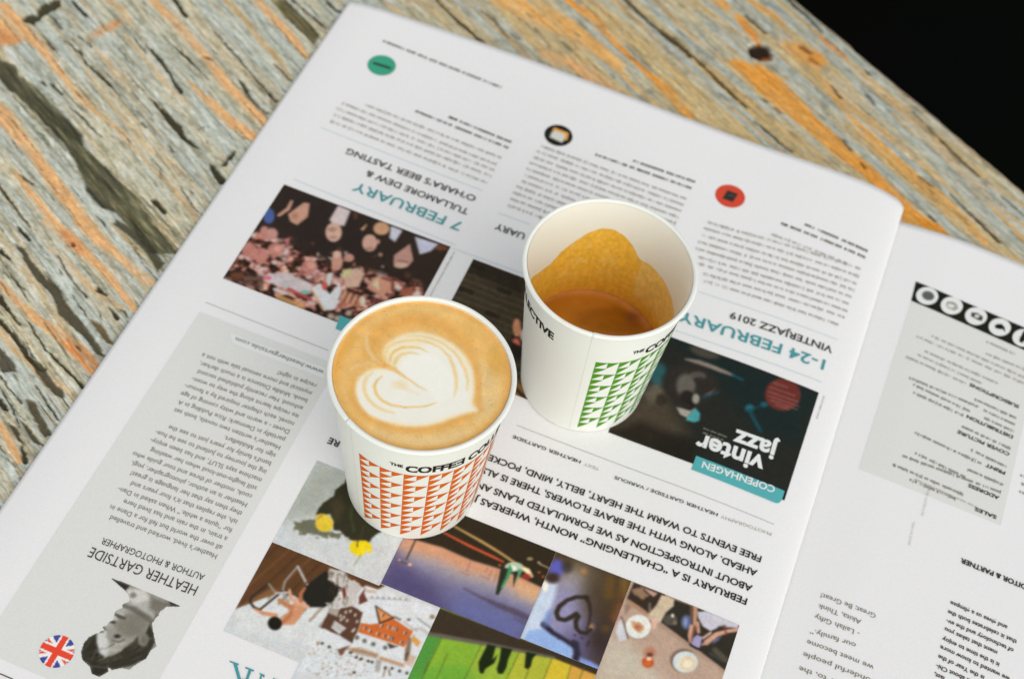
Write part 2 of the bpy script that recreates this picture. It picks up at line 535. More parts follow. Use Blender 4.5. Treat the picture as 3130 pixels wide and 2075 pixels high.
# ---- tinted panels, rules ---------------------------------------------------
rect_ab(-316.6, -241.0, -419.3, -223.6, lift=LIFT['tint'], name='tint_panel', mat=M_TINT, parent=pageL, n=40)
rect_ab(0, 0, 0, 0, corners=[P(WWW,(665,545)), P(WWW,(700,690)), P(WWW,(1985,1185)), P(WWW,(2020,1040))], lift=LIFT['photo'], name='web_strip', mat=M_WHITEINK, parent=pageL)
def rule(f, p, q, w, mat, side='L'):
    a = np.array(P(f, p, side)); b = np.array(P(f, q, side)); d = (b-a)/np.hypot(*(b-a)); n = np.array([-d[1], d[0]])*w/2
    rect_ab(0, 0, 0, 0, side=side, corners=[a-n, b-n, b+n, a+n], lift=LIFT['photo'], name='rule', mat=mat, parent=pageL if side == 'L' else pageR, n=20)
rule(R4,(1350,525),(2155,840),0.28,M_RULE); rule(CHAL,(2155,752),(200,0),0.28,M_RULE)
rule(COLA,(0,395),(1940,1152),0.3,M_TEALRULE); rule(BEER,(690,25),(2130,610),0.3,M_TEALRULE)
rule(COLB,(85,1065),(440,1192),0.3,M_TEALRULE); rule(R6,(225,455),(1140,772),0.3,M_TEALRULE); rule(R6,(60,705),(1035,1050),0.3,M_TEALRULE)
rule(R5,(820,170),(1280,335),0.3,M_TEALRULE); rule(R7,(0,1531),(85,1568),0.5,M_INK)

# ---- collage ----------------------------------------------------------------
def p_daff(c):
    c.c[:] = (204,207,206)
    c.poly([(545,100),(870,230),(900,450),(560,800),(160,900),(60,880)], (172,176,166), soft=5, al=.95)
    c.poly([(250,300),(700,300),(500,700),(200,800)], (165,168,156), soft=4, al=.5)
    c.speck(.05, 1.6, 3, .05)
    c.poly([(230,910),(350,868),(530,845),(560,1000),(860,1030),(820,1085),(550,1075),(470,1045),(330,1040),(250,985)], (92,92,68), soft=.6, al=.85, wob=1.6, wscale=.6)
    c.poly([(870,400),(760,490),(740,560),(640,620),(545,715),(522,800),(700,780),(740,900),(740,990),(810,1000),(880,1060),(960,1125),(1200,1140),(1235,1080),(1345,1000),(1380,800),(1100,500),(950,300)], (52,50,34), soft=.5, wob=.5)
    c.poly([(700,640),(830,560),(880,700),(800,900),(740,860)], (76,64,44), soft=1.6, al=.6)
    c.line([(1000,1010),(960,820),(990,600)], 1.2, (70,76,48), .6, .6); c.line([(1080,1090),(1120,940)], 1.4, (64,62,44), .6, .6)
    c.ell((590,822),72,42,(206,172,66),.4); c.ell((625,905),112,105,(228,196,62),.4); c.ell((660,960),60,40,(212,190,40),1,.6)
    c.line([(540,850),(600,800)],.5,(140,110,50),.3,.7)
    c.poly([(950,1150),(1025,1118),(1040,1195),(1058,1118),(1150,1120),(1222,1180),(1218,1280),(1185,1272),(1162,1240),(1112,1312),(1030,1312),(962,1262),(940,1200)], (237,212,28), soft=.35, wob=.3, wscale=1)
    c.line([(1040,1120),(1042,1195)],.9,(120,100,30),.3,.8); c.line([(1088,1300),(1002,1432)],.45,(150,146,92),.25)
    c.poly([(890,1080),(930,1080),(940,1160),(900,1140)], (185,188,176), soft=.5)
    c.speck(.05, 3.0, 9, .03)

def p_chair(c):
    c.c[:] = (206,208,207)
    c.poly([(220,755),(640,640),(980,740),(1200,750),(1000,1100),(200,1000)], (214,216,214), soft=4)
    c.poly([(600,40),(1800,520),(1560,640),(1000,720),(820,620),(640,600),(210,765)], (94,63,38), soft=.4)
    for k in range(9):
        x=560+k*110; c.line([(x+150,60+k*45),(x-330,470+k*60)], 1.1, (120,82,50) if k%2 else (72,48,30), .6, .6)
    c.poly([(215,760),(600,540),(700,590),(300,720)], (136,98,64), soft=.7, al=.8)
    c.poly([(1195,345),(1225,430),(1180,450),(1335,540),(1255,680),(1155,748),(985,748),(915,640),(960,520),(1085,420)], (38,36,30), soft=.35)
    c.poly([(1215,332),(1385,378),(1400,440),(1480,470),(1590,555),(1510,605),(1500,720),(1440,745),(1200,745),(1165,705),(1262,682),(1338,540),(1180,455)], (196,191,184), soft=.35, wob=.8, wscale=.8)
    c.poly([(1400,385),(1660,490),(1600,540),(1500,480)], (92,60,36), soft=.3)
    R=random.Random(4)
    for k in range(34):
        x=R.uniform(1215,1560); y=R.uniform(360,720); a=R.uniform(-.9,.9); L=R.uniform(30,90)
        c.line([(x,y),(x+L*math.sin(a)*.7,y+L*math.cos(a))],[.5,.15],(74,60,48) if R.random()<.7 else (232,230,226),.2,.9)
    c.poly([(1340,560),(1370,520),(1385,620),(1360,680)], (110,50,40), soft=.3)
    for pts,w,col in [([(870,315),(735,470),(712,560),(722,640),(775,690)],.85,(150,146,142)),([(870,315),(968,505)],1.1,(186,181,178)),([(562,500),(385,635),(362,690),(400,745),(470,780)],1.1,(58,48,40)),
        ([(562,500),(655,625)],.8,(150,140,132)),([(465,775),(705,580)],.95,(56,46,38)),([(1185,335),(970,475),(865,640)],.7,(84,60,42)),([(640,600),(790,590)],1.0,(196,192,190))]:
        c.line(pts,w,col,.25)
    c.poly([(965,735),(900,850),(830,935),(700,935),(690,850),(770,800),(830,715),(890,690)], (206,146,108), soft=.4)
    c.poly([(830,740),(760,830),(700,890),(720,930),(800,850)], (176,108,70), soft=.8, al=.8)
    c.line([(975,745),(890,700),(800,660),(782,560)],[1.8,2.0,1.8,.9],(216,164,136),.35)
    c.line([(635,835),(500,812),(415,768)],[2.0,1.8,.9],(204,142,104),.35)
    c.line([(790,745),(740,715),(672,672)],[2.4,2.4,1.8],(188,124,86),.35)
    c.line([(945,545),(900,610),(905,680)],[1.2,1.6,1.8],(178,110,74),.35)
    c.ell((627,920),76,72,(32,29,23),.35,1,.2)
    # snowy houses, laid over the lower right of the same printed strip
    H=[(1590,515),(2400,785),(2200,1700),(860,1420),(1010,1160),(1110,960),(1205,752),(1450,742),(1505,722),(1500,605)]
    c.poly(H, (216,219,220), soft=.2)
    c.poly([(1205,752),(1320,768),(1295,850),(1180,830)], (166,156,142), soft=.3)
    c.poly([(1190,810),(1290,850),(1320,760),(1450,740),(1560,800),(1520,960),(1445,1132),(1300,1040),(1112,962)], (90,62,48), soft=.25, wob=.3)
    c.poly([(1262,888),(1385,970),(1312,1035),(1225,965)], (206,208,208), soft=.25)
    for k in range(5): c.line([(1262+22*k,905+14*k),(1250+22*k,960+14*k)],.35,(120,104,92),.2,.8)
    for x,y in [(1325,840),(1360,855),(1330,880),(1395,890),(1430,790),(1380,800),(1480,830),(1500,900),(1455,1000),(1470,985)]:
        c.ell((x,y),14,20,(196,188,176),.25,.9,.4)
    c.poly([(1595,530),(1520,640),(1520,722),(1615,682),(1575,600)], (108,60,48), soft=.25); c.poly([(1602,556),(1712,575),(1705,604),(1592,590)], (206,182,156), soft=.3)
    c.poly([(1545,915),(1640,930),(1750,918),(1885,868),(2095,1005),(2000,1172),(1850,1120),(1508,1012)], (202,104,50), soft=.25)
    c.poly([(1720,742),(1885,860),(1742,915)], (216,134,74), soft=.25); c.line([(1700,735),(1740,918),(1892,858)],.75,(60,46,40),.2); c.line([(1700,735),(1890,860)],.5,(84,62,50),.2)
    for x,y in [(1582,972),(1640,1000),(1722,1030),(1790,1052),(1845,1068),(1872,1078),(1970,1118),(1762,940),(1838,956),(1890,972),(1915,982),(2012,1022),(1772,832)]:
        c.ell((x-7,y),10,21,(214,206,196),.2,.9,.4); c.ell((x+8,y+2),9,20,(74,62,58),.2,1,.4)
    c.poly([(2092,1035),(2180,1118),(2145,1172),(2082,1110)], (216,156,84), soft=.3)
    for x,y in [(1580,1106),(1672,1140),(1800,1178),(1500,1070)]: c.ell((x,y),24,24,(112,106,98),.3)
    c.poly([(1815,1122),(1940,1165),(1850,1190)], (70,64,54), soft=.4, wob=.4)
    c.line([(2062,1085),(2040,1200),(2020,1300)],[1.6,2.4,1.6],(124,98,74),.5,.9); c.line([(2040,1240),(2022,1310)],1.2,(60,48,38),.4)
    c.line([(1640,655),(1900,665),(2070,682)],.3,(150,150,146),.2)
    for x in range(1660,2060,60): c.ell((x,640+(x-1660)*.06),10,12,(140,136,130),.25)
    c.line([(1900,850),(1960,880)],.8,(110,100,92),.3); c.ell((2050,880),22,14,(108,96,88),.3); c.line([(2000,900),(2060,950),(2130,1000)],.45,(150,146,140),.25); c.line([(2140,865),(2290,970)],.45,(120,114,106),.25); c.line([(2090,985),(2180,975),(2260,1030)],.9,(186,178,168),.4)
    c.ell((2300,850),28,24,(150,130,110),.5)
    R=random.Random(8)
    for k in range(150):
        x=R.uniform(930,1620); y=R.uniform(1170,1480)
        c.ell((x,y),R.uniform(5,16),R.uniform(4,10),R.choice([(150,140,118),(178,170,152),(120,110,92),(190,150,112)]),.25,.7,R.uniform(-.5,.5))
    c.line([(1440,1195),(1580,1215),(1710,1258)],1.9,(190,150,112),.5,.85); c.line([(1750,1290),(1880,1330),(1985,1365)],1.6,(184,138,96),.5,.85)
    for k in range(14): c.line([(1460+k*19,1185+k*5),(1450+k*19,1225+k*5)],.35,(120,84,56),.2,.8)
    c.poly([(1290,1200),(1430,1150),(1380,1200),(1330,1270)], (112,76,58), soft=.4)
    c.poly([(1070,1110),(1105,1120),(1080,1165)], (140,110,80), soft=.3)
    for x,y in [(1130,1132),(1205,1168),(1432,1230),(1492,1280),(1542,1298),(1620,1320),(1660,1330),(1800,1392),(1872,1398),(1952,1425),(2030,1448),(1470,1440)]:
        c.ell((x,y),17,15,(66,60,54),.25)
    c.poly([(1700,1300),(1760,1320),(1740,1440),(1690,1430)], (170,164,156), soft=.4)
    c.line([(1800,1400),(1780,1480)],.5,(120,100,80),.25); c.line([(1840,1420),(1850,1470)],.8,(130,110,90),.3)
    c.poly([(2040,1240),(2130,1270),(2090,1380),(2000,1350)], (190,150,116), soft=.6, al=.6)
    c.speck(.05, 3.0, 12, .04)

def p_harb(c):
    c.c[:] = (96,90,124)
    hor=[(370,318),(510,350),(830,440),(1170,590),(1530,700),(1750,790),(2060,935)]
    def band(d0,d1,col,soft,al=1):
        c.poly([(x-.43*d0,y+d0) for x,y in hor]+[(x-.43*d1,y+d1) for x,y in hor[::-1]],col,soft=soft,al=al)
    band(-20,420,(124,120,150),9); band(-20,250,(170,160,160),7); band(-30,130,(212,150,112),5)
    c.poly([(1700,850),(2050,930),(1980,1080),(1750,1000)], (222,176,124), soft=5, al=.7)
    c.poly([(1100,1000),(1900,1300),(1700,1600),(700,1200)], (104,112,166), soft=9, al=.75)
    c.poly([(60,900),(500,1080),(900,1220),(700,900),(250,500)], (80,72,112), soft=6, al=.8)
    c.line([(1090,930),(1300,1040),(1530,1145),(1700,1210),(1880,1295)],[.6,1.2,2.6,3.2,2.8],(84,72,88),1.0,.85)
    c.line([(1700,1290),(1850,1360)],2.2,(90,84,112),1.0,.7)
    c.poly([(900,0),(1100,60),(2500,560),(2300,950),(2050,935),(1750,790),(1530,700),(1170,590),(830,440),(510,350),(360,320),(500,-100)], (50,42,29), soft=.7)
    c.line([(500,10),(960,180),(1300,370),(1500,490),(1700,625),(1820,695)],[.8,.9,1.4,1.3,1.3,1.6],(186,150,92),.5)
    c.line([(700,180),(830,255),(1150,420),(1450,560),(1560,612)],[.5,.8,1.3,1.2,.9],(206,88,54),.45)
    c.line([(1790,690),(1850,720),(1900,785)],[1.6,2.6,1.4],(250,228,176),.5); c.ell((1840,790),60,35,(170,60,50),.7,.8)
    c.ell((1690,675),110,58,(184,200,170),.6); c.ell((1680,690),40,30,(236,240,226),.5)
    c.poly([(1530,690),(1640,690),(1600,830),(1500,1012),(1468,1002)],(44,48,34),.3); c.poly([(1635,640),(1672,700),(1630,800),(1540,955),(1532,915),(1590,800)],(70,146,98),.4)
    c.poly([(1685,735),(1742,720),(1702,860),(1680,918)],(40,46,32),.3); c.poly([(1742,690),(1792,720),(1722,852),(1735,750)],(92,156,118),.35)
    c.line([(510,352),(455,470),(400,585)],.75,(70,54,52),.25); c.line([(300,592),(440,650)],.8,(96,80,84),.3); c.ell((442,646),26,18,(244,186,146),.4); c.ell((316,592),18,12,(220,170,140),.4)
    for a,b in [((1172,592),(1125,722)),((1050,738),(1150,772)),((1380,672),(1350,735)),((1430,700),(1370,835)),((1490,712),(1448,865)),((1290,780),(1370,812))]: c.line([a,b],.35,(150,112,98),.2)
    c.ell((1880,578),38,20,(150,136,92),.5); c.line([(1985,620),(2010,645),(2110,690)],[1.2,.7,.6],(180,150,120),.3)
    for x,y in [(1520,655),(1990,740),(2040,790)]: c.ell((x,y),16,14,(190,90,54),.5)
    c.speck(.06, 3.2, 21, .05)

def p_heart(c):
    c.c[:] = (76,61,41)
    c.ell((560,520),230,190,(160,150,134),9,.9); c.ell((450,880),330,400,(150,146,182),9,.95); c.ell((800,700),180,300,(74,60,44),10,.8)
    c.ell((680,1180),260,210,(98,90,124),8,.9); c.ell((860,1130),150,230,(58,46,40),8,.9)
    for a,b,col in [((965,460),(940,640),(112,82,38)),((1115,490),(1100,650),(132,98,44)),((1060,650),(1000,900),(98,66,42)),((1090,780),(1040,900),(140,84,56))]: c.line([a,b],4.0,col,2.2,.7)
    c.poly([(225,490),(375,520),(350,650),(270,860),(205,980),(250,1050),(0,1200),(-100,1230),(0,985)], (196,210,228), soft=1.6)
    c.ell((240,540),34,60,(246,240,222),1.5); c.poly([(-60,1215),(60,1030),(215,1010),(390,1120),(560,1230),(545,1385)], (150,178,226), soft=1.1)
    c.poly([(600,1315),(740,1370),(880,1450),(850,1500),(585,1400)], (132,152,214), soft=1)
    c.line([(220,965),(330,1060),(450,1130),(560,1200)],[2.6,2.2,1.8,2.2],(44,40,56),.9); c.line([(575,1180),(590,1290),(560,1390)],3.0,(48,44,58),1.0)
    c.line([(280,840),(240,960)],2.4,(104,132,190),1.6,.7)
    c.ell((365,345),82,92,(94,94,184),2.2); c.ell((320,452),72,55,(62,46,40),1.8); c.ell((480,330),60,70,(50,44,40),2,.7)
    c.ell((663,382),34,30,(164,116,76),1.6); c.ell((745,992),32,30,(172,134,104),1.6); c.ell((900,1010),50,40,(100,72,38),2,.7)
    for a,b in [((520,1165),(555,1140)),((400,1090),(385,1120)),((720,1150),(700,1200)),((560,1080),(570,1085)),((640,1110),(650,1118))]: c.line([a,b],.8,(54,46,52),.4)
    c.line([(700,668),(585,662),(480,698),(392,768),(364,838),(384,900),(455,918),(530,882),(582,850),(602,874),(576,930),(582,1005),(625,1052),(685,1062),(745,1018)],[2.0,1.9,1.9,2.2,2.2,2.1,2.0,2.3,2.4,2.4,2.2,2.1,1.8,1.9,1.4],(54,46,37),.45)
    c.line([(690,665),(728,740),(738,850),(722,950),(700,1010)],[2.2,1.8,1.3,1.2,1.2],(50,40,32),.6,.85)
    c.speck(.06, 3.2, 25, .05)

def p_green(c):
    c.c[:] = (152,178,58)
    for pts,col in [([(820,1250),(970,1290),(830,1600),(650,1600)],(84,148,62)),([(965,1290),(1235,1330),(1110,1600),(820,1600)],(132,174,54)),([(1480,1375),(1700,1425),(1620,1600),(1380,1600)],(176,180,58)),([(1690,1425),(1830,1460),(1780,1600),(1620,1600)],(212,186,54)),([(1820,1455),(2100,1560),(2100,1700),(1780,1650)],(216,164,70))]:
        c.poly(pts,col,soft=.5)
    c.ell((1000,1560),200,90,(92,160,56),5,.5)
    c.poly([(900,1080),(2100,1530),(2060,1570),(1690,1425),(1230,1332),(960,1292),(840,1262)],(60,50,37),soft=.4); c.line([(870,1268),(965,1285),(1240,1333),(1500,1385),(1700,1425)],[1.6,2.0,1.8,1.5,1.2],(102,96,86),.6)
    for a,b in [((968,1295),(835,1568)),((1232,1333),(1110,1580)),((1005,1400),(925,1580)),((1482,1378),(1385,1580)),((1692,1430),(1630,1580)),((1572,1405),(1510,1580)),((1822,1462),(1785,1580)),((1902,1490),(1865,1580)),((880,1460),(850,1530))]: c.line([a,b],.4,(84,96,34),.22,.85)
    for pts in [[(1268,1338),(1322,1350),(1300,1440),(1335,1405),(1312,1462),(1252,1500),(1243,1526),(1222,1532),(1212,1508),(1208,1455)],[(1358,1358),(1432,1372),(1402,1440),(1392,1490),(1368,1532),(1338,1532),(1328,1502),(1345,1440)],[(1520,1388),(1592,1402),(1562,1432),(1552,1482),(1532,1502),(1510,1492),(1515,1440)]]:
        c.poly(pts,(30,40,18),soft=.35)
    c.speck(.05, 3.0, 31, .04)

def p_cafe(c):
    c.c[:] = (186,158,138)
    c.poly([(200,900),(520,950),(1000,1500),(60,1500)],(198,186,166),soft=6)
    c.line([(960,720),(1300,960),(1800,1320)],3.2,(168,138,118),1.2,.8)
    c.poly([(1060,370),(2050,740),(1800,1330),(1450,1065),(945,690),(985,560)],(50,46,38),soft=.35)
    c.poly([(500,380),(590,170),(1010,330),(920,430),(785,575),(560,420)],(58,46,37),soft=.35)
    c.poly([(560,250),(690,230),(780,340),(700,400),(600,330)],(170,134,104),soft=.6,al=.8,wob=1); c.poly([(690,230),(905,310),(850,360)],(196,156,138),soft=.4)
    c.poly([(470,470),(520,420),(560,500),(470,600)],(150,126,106),soft=.5); c.line([(520,425),(640,500),(750,575)],[2.2,2.2,1.8],(172,134,108),.4)
    c.line([(800,450),(800,540)],1.2,(130,116,104),.4,.8)
    c.poly([(955,332),(1122,395),(1112,480),(1015,560),(945,685),(860,690),(785,590),(870,500)],(206,187,158),soft=.35)
    for k in range(4): c.line([(900+k*40,470-k*30),(950+k*30,520-k*30)],.4,(168,146,118),.3,.6)
    c.poly([(780,610),(905,680),(885,765),(800,812),(755,760),(800,720),(745,680)],(222,178,158),soft=.3); c.ell((790,690),28,28,(90,66,50),.3,.9)
    c.ell((650,752),178,166,(120,98,82),.8,.5); c.ell((648,748),168,158,(226,227,219),.3); c.ell((640,745),110,95,(232,228,214),.4)
    c.poly([(550,680),(640,690),(720,740),(690,830),(620,815),(590,760)],(196,142,100),soft=.5,al=.9,wob=1.0,wscale=1); c.ell((640,760),45,35,(180,100,70),.5,.7); c.line([(740,745),(800,750)],.8,(240,240,236),.2)
    c.poly([(385,690),(425,650),(455,740),(515,910),(405,948),(350,825)],(206,206,211),soft=.3); c.line([(425,620),(460,700),(512,912)],.5,(90,66,50),.2)
    c.ell((1245,1195),175,155,(96,74,60),.9,.8); c.ell((1266,1212),165,142,(208,217,215),.3); c.ell((1290,1230),112,104,(224,214,190),.4); c.ell((1296,1238),96,90,(226,200,158),.4); c.ell((1300,1238),62,56,(236,226,202),.5)
    c.ell((800,1090),75,70,(182,104,78),1.5,.7); c.ell((800,1120),40,30,(72,46,34),.6,.8); c.ell((775,1216),79,74,(186,86,42),.35); c.ell((788,1172),36,26,(238,206,178),.5); c.ell((770,1240),50,36,(214,110,56),.7,.7)
    c.ell((1280,690),68,95,(92,102,142),.9); c.ell((1270,690),25,60,(150,160,190),.8,.8)
    c.line([(1400,500),(1395,620),(1390,720)],[2.2,2.0,1.7],(190,142,112),.4); c.line([(1430,700),(1440,820)],1.6,(200,150,126),.4)
    c.poly([(1425,555),(1540,545),(1990,715),(1950,765),(1720,755),(1600,808),(1495,745),(1440,640)],(202,197,206),soft=.35)
    c.line([(1980,785),(1820,810),(1680,850),(1540,960)],[1.8,1.7,2.2,2.4],(206,158,134),.35); c.line([(1700,760),(1790,740)],.8,(80,64,54),.3); c.line([(1785,770),(1805,850)],.7,(140,60,54),.25)
    c.line([(1500,900),(1600,830)],1.1,(214,170,148),.3); c.line([(1490,985),(1570,960)],1.0,(196,140,118),.3)
    c.poly([(1640,930),(1750,860),(1700,930),(1620,980)],(104,112,146),soft=.5)
    c.poly([(1420,855),(1490,885),(1455,1040),(1338,985),(1372,900)],(162,154,188),soft=.3); c.line([(1330,985),(1400,1030),(1455,1045)],.9,(28,26,23),.25)
    c.line([(1350,745),(1325,860),(1330,945)],[1.8,1.8,1.2],(208,154,128),.35); c.line([(1400,740),(1345,940)],.9,(150,96,78),.3,.8)
    c.line([(1660,1060),(1790,1180)],2.8,(92,84,68),.9,.85); c.line([(1590,1100),(1760,1200)],1.0,(66,70,60),.5)
    c.ell((1070,660),92,72,(84,79,68),.6); c.ell((1100,605),20,26,(226,222,208),.4); c.ell((1130,700),30,30,(130,120,100),.5,.8); c.line([(1350,490),(1340,640)],1.2,(110,84,66),.5)
    c.speck(.07, 3.0, 41, .05)

# the collage's own grid on the page, in mm
x_l = P(CHAIR,(598,60))[0]; x_h = P(CHAIR,(1740,520))[0]; x_g = P(R8,(952,1112))[0]; x_w = P(R8,(1478,1312))[0]; x_c = P(HEART,(1178,520))[0]; x_r = P(CAFE,(1975,742))[0]
y_t = P(R8,(2330,970))[1]; y_d = P(DAFF,(542,115))[1]; y_m = P(CHAIR,(598,60))[1]; y_n = P(R8,(1478,1312))[1]; y_b = P(CHAIR,(75,990))[1]
def box(a0,a1,b0,b1): return [(a0,b0),(a1,b0),(a1,b1),(a0,b1)]
G = 0.12   # hair gap between neighbours, mm
for nm, f, fn, a0, a1, b0, b1, lab in [
    ('daff', DAFF, p_daff, x_l, x_h-G, y_m+G, y_d, 'yellow flower picture'),
    ('chair', CHAIR, p_chair, x_l, x_g-G, -418, y_m, 'seated figure and snowy houses picture'),
    ('harb', HARB, p_harb, x_h, x_w-G, y_n+G, y_t, 'dusk harbour picture'),
    ('heart', HEART, p_heart, x_w, x_c-G, P(HEART,(860,1470))[1], y_t, 'heart on misted window picture'),
    ('green', R8, p_green, x_g, x_c-G, -418, y_n, 'green wall with shadows picture'),
    ('cafe', CAFE, p_cafe, x_c, x_r, -418, y_t, 'cafe table picture')]:
    b1_ = b1
    O = box(a0, a1, b0, b1_)
    if nm == 'green': O = [(x_g,-418),(x_c-G,-418),(x_c-G,P(HEART,(860,1470))[1]-G),(x_w,P(HEART,(860,1470))[1]-G),(x_w,y_n),(x_g,y_n)]
    if nm == 'chair':
        O = [(x_l,y_b),(P(CHAIR,(905,1310))[0],y_b),(P(CHAIR,(905,1310))[0],-416),(x_g-G,-416),(x_g-G,y_n-G),(x_h,y_n-G),(x_h-G,y_m),(x_l,y_m)]
    def paint_in(c, f=f, fn=fn):
        c.f = lambda p: P(f, p); fn(c)
    picture('printed_photo', 'L', O, None, 0.36, paint_in, lab, pageL)

# ---- other pictures ---------------------------------------------------------
def p_beer(c):
    c.c[:] = (52,41,34)
    c.poly([(600,60),(1300,330),(1500,700),(900,700),(500,420)], (46,38,34), soft=8)
    sk=(192,146,124)
    R=random.Random(3)
    low=Paint(c.U,c.V,c.f,(0,0,0)); low.poly([(60,905),(300,500),(480,470),(620,600),(900,720),(1150,790),(1450,860),(1800,940),(1900,1100),(1500,1700),(900,1300)],(255,0,0),soft=3.0)
    k=low.c[...,0]/255
    n1=fbm(c.U*.22,c.V*.30,301,3); n2=fbm(c.U*.55+7,c.V*.6,302,3); n3=fbm(c.U*.16+3,c.V*.16,303,2)
    L=sm((n1-.36)/.28)*.75+.9*(n2-.5)
    pal=np.array([(40,30,24),(96,60,50),(168,104,92),(204,158,140),(222,214,206)],float)
    q=np.clip(L*4,0,3.999); a=q.astype(int); t=(q-a)[...,None]
    col=pal[a]*(1-t)+pal[a+1]*t
    col=col*(1+.25*(n3-.5)[...,None]*np.array([.6,0,-.8]))
    c.c=c.c*(1-k[...,None])+col*k[...,None]
    for kk in range(70):
        t=R.random(); s=R.random()**1.3
        x=120+t*1500+s*160; y=760+t*330-s*330+R.uniform(-30,60)
        c.ell((x,y),R.uniform(10,30),R.uniform(8,26),R.choice([(186,118,108),(200,160,142),(48,36,30),(214,206,198),(90,60,48)]),.7,.75,R.uniform(-1,1))
    for x,y in [(530,650),(830,800),(400,700),(300,660),(1200,900)]: c.ell((x,y),72,62,(190,126,114),.7,.9); 
    for x,y in [(550,640),(845,790)]: c.ell((x,y),36,28,(214,160,140),.7,.8)
    c.poly([(600,560),(660,540),(640,620)], (190,110,110), soft=.6)
    c.poly([(470,870),(640,850),(860,960),(830,1050),(600,990),(440,930)], (206,196,196), soft=.9, al=.9, wob=.8); c.ell((455,900),38,20,(206,110,130),.6); c.ell((790,1025),45,18,(120,180,160),.6); c.line([(650,1000),(840,1090)],1.8,(176,80,78),.5)
    c.line([(520,1000),(620,1040)],1.6,(210,206,204),.4); c.line([(560,1070),(760,1150)],3,(196,146,92),.8,.9)
    c.poly([(850,990),(925,945),(1010,1042),(1095,950),(1125,1050),(1060,1172),(960,1195)], (216,216,216), soft=.5)
    c.line([(860,1020),(950,1180)],1.2,(214,160,110),.5,.8)
    c.poly([(990,860),(1040,850),(1020,960),(960,990)], (206,206,200), soft=.5); c.ell((965,970),26,40,(190,90,80),.5)
    c.poly([(1120,840),(1260,810),(1320,860),(1270,980),(1160,990)], (206,170,148), soft=.8); c.poly([(1130,830),(1200,810),(1190,880),(1120,900)], (200,196,130), soft=.7,al=.8)
    c.poly([(1380,900),(1470,880),(1560,920),(1550,1010),(1480,1060),(1370,1010)], (206,146,120), soft=.7); c.poly([(1380,960),(1440,890),(1450,1010)], (214,200,160), soft=.6); c.line([(1480,900),(1570,930),(1570,1020)],1.6,(130,76,66),.5)
    c.poly([(1120,1000),(1340,1080),(1260,1150),(1100,1140)], (190,120,92), soft=1.2, al=.8); c.poly([(1640,1010),(1760,970),(1740,1060),(1620,1060)], (160,92,70), soft=.8)
    for k in range(7): c.line([(1130+k*24,1010+k*8),(1090+k*24,1090+k*8)],.7,(214,190,160) if k%2 else (120,70,50),.3,.8)
    c.ell((1300,1100),26,40,(214,204,180),.5); c.poly([(980,1180),(1250,1240),(1180,1320),(1000,1290)], (70,56,46), soft=.6, wob=1)
    for x,y in [(1020,1240),(1080,1260),(1180,1210),(1200,1290)]: c.ell((x,y),30,26,(190,166,146),.6,.9)
    c.ell((190,880),60,30,(196,104,70),.7); c.poly([(80,900),(160,820),(420,880),(420,1010)], (62,46,36), soft=1.2, al=.7)
    c.ell((470,350),50,70,(74,94,150),.9); c.ell((430,500),40,60,(186,130,120),.8); c.ell((500,510),50,50,(190,140,130),.7)
    c.poly([(640,335),(780,232),(832,240),(815,360),(720,432),(660,400)], sk, soft=.5); c.line([(560,345),(640,290),(672,222)],[1.8,2.2,1.6],sk,.4); c.ell((700,350),30,24,(160,104,84),.8,.6)
    c.poly([(1008,385),(1085,258),(1195,305),(1140,440),(1040,430)], (206,190,188), soft=.5); c.ell((1045,495),72,86,(204,166,146),.5); c.ell((1030,470),40,20,(150,110,94),.6,.6); c.ell((1040,540),34,14,(160,110,96),.6,.6)
    c.ell((1470,462),72,58,(196,150,116),.5); c.ell((1365,590),66,76,(204,160,142),.5); c.ell((1360,640),36,16,(150,104,90),.5,.6); c.line([(1300,470),(1335,430)],[1.6,.8],(196,150,110),.4); c.ell((1440,580),16,22,(190,140,124),.4)
    c.poly([(1555,440),(1655,480),(1590,582),(1540,545)], (198,198,208), soft=.4); c.poly([(1765,535),(1975,600),(1905,665),(1810,692)], (196,197,214), soft=.5); c.poly([(1930,640),(1990,600),(2080,645),(1990,660)], (110,72,48), soft=.6)
    c.poly([(1722,598),(1752,745),(1700,805),(1580,785),(1580,700)], (186,142,128), soft=.45); c.ell((1640,790),60,24,(200,170,150),.5); c.line([(1620,745),(1700,760)],.8,(110,76,66),.4,.8)
    c.ell((1075,755),50,80,(196,146,126),.5); c.ell((1180,722),46,36,(190,140,124),.5); c.ell((1075,690),40,30,(206,170,150),.5); c.ell((1240,345),20,40,(92,62,46),1,.8)
    c.speck(.1, 2.2, 51, .08)
picture('printed_photo','L',box(P(BEER,(606,70))[0],P(BEER,(2075,640))[0],P(BEER,(65,905))[1],P(BEER,(606,70))[1]),None,.42,lambda c:(setattr(c,'f',lambda p:P(BEER,p)),p_beer(c)),'crowded bar picture',pageL)
rect_ab(0,0,0,0,corners=[P(BEER,(1100,1232)),P(BEER,(1062,1350)),P(BEER,(1700,1610)),P(BEER,(1735,1480))],lift=LIFT['band'],name='colour_band',mat=M_BAND,parent=pageL)

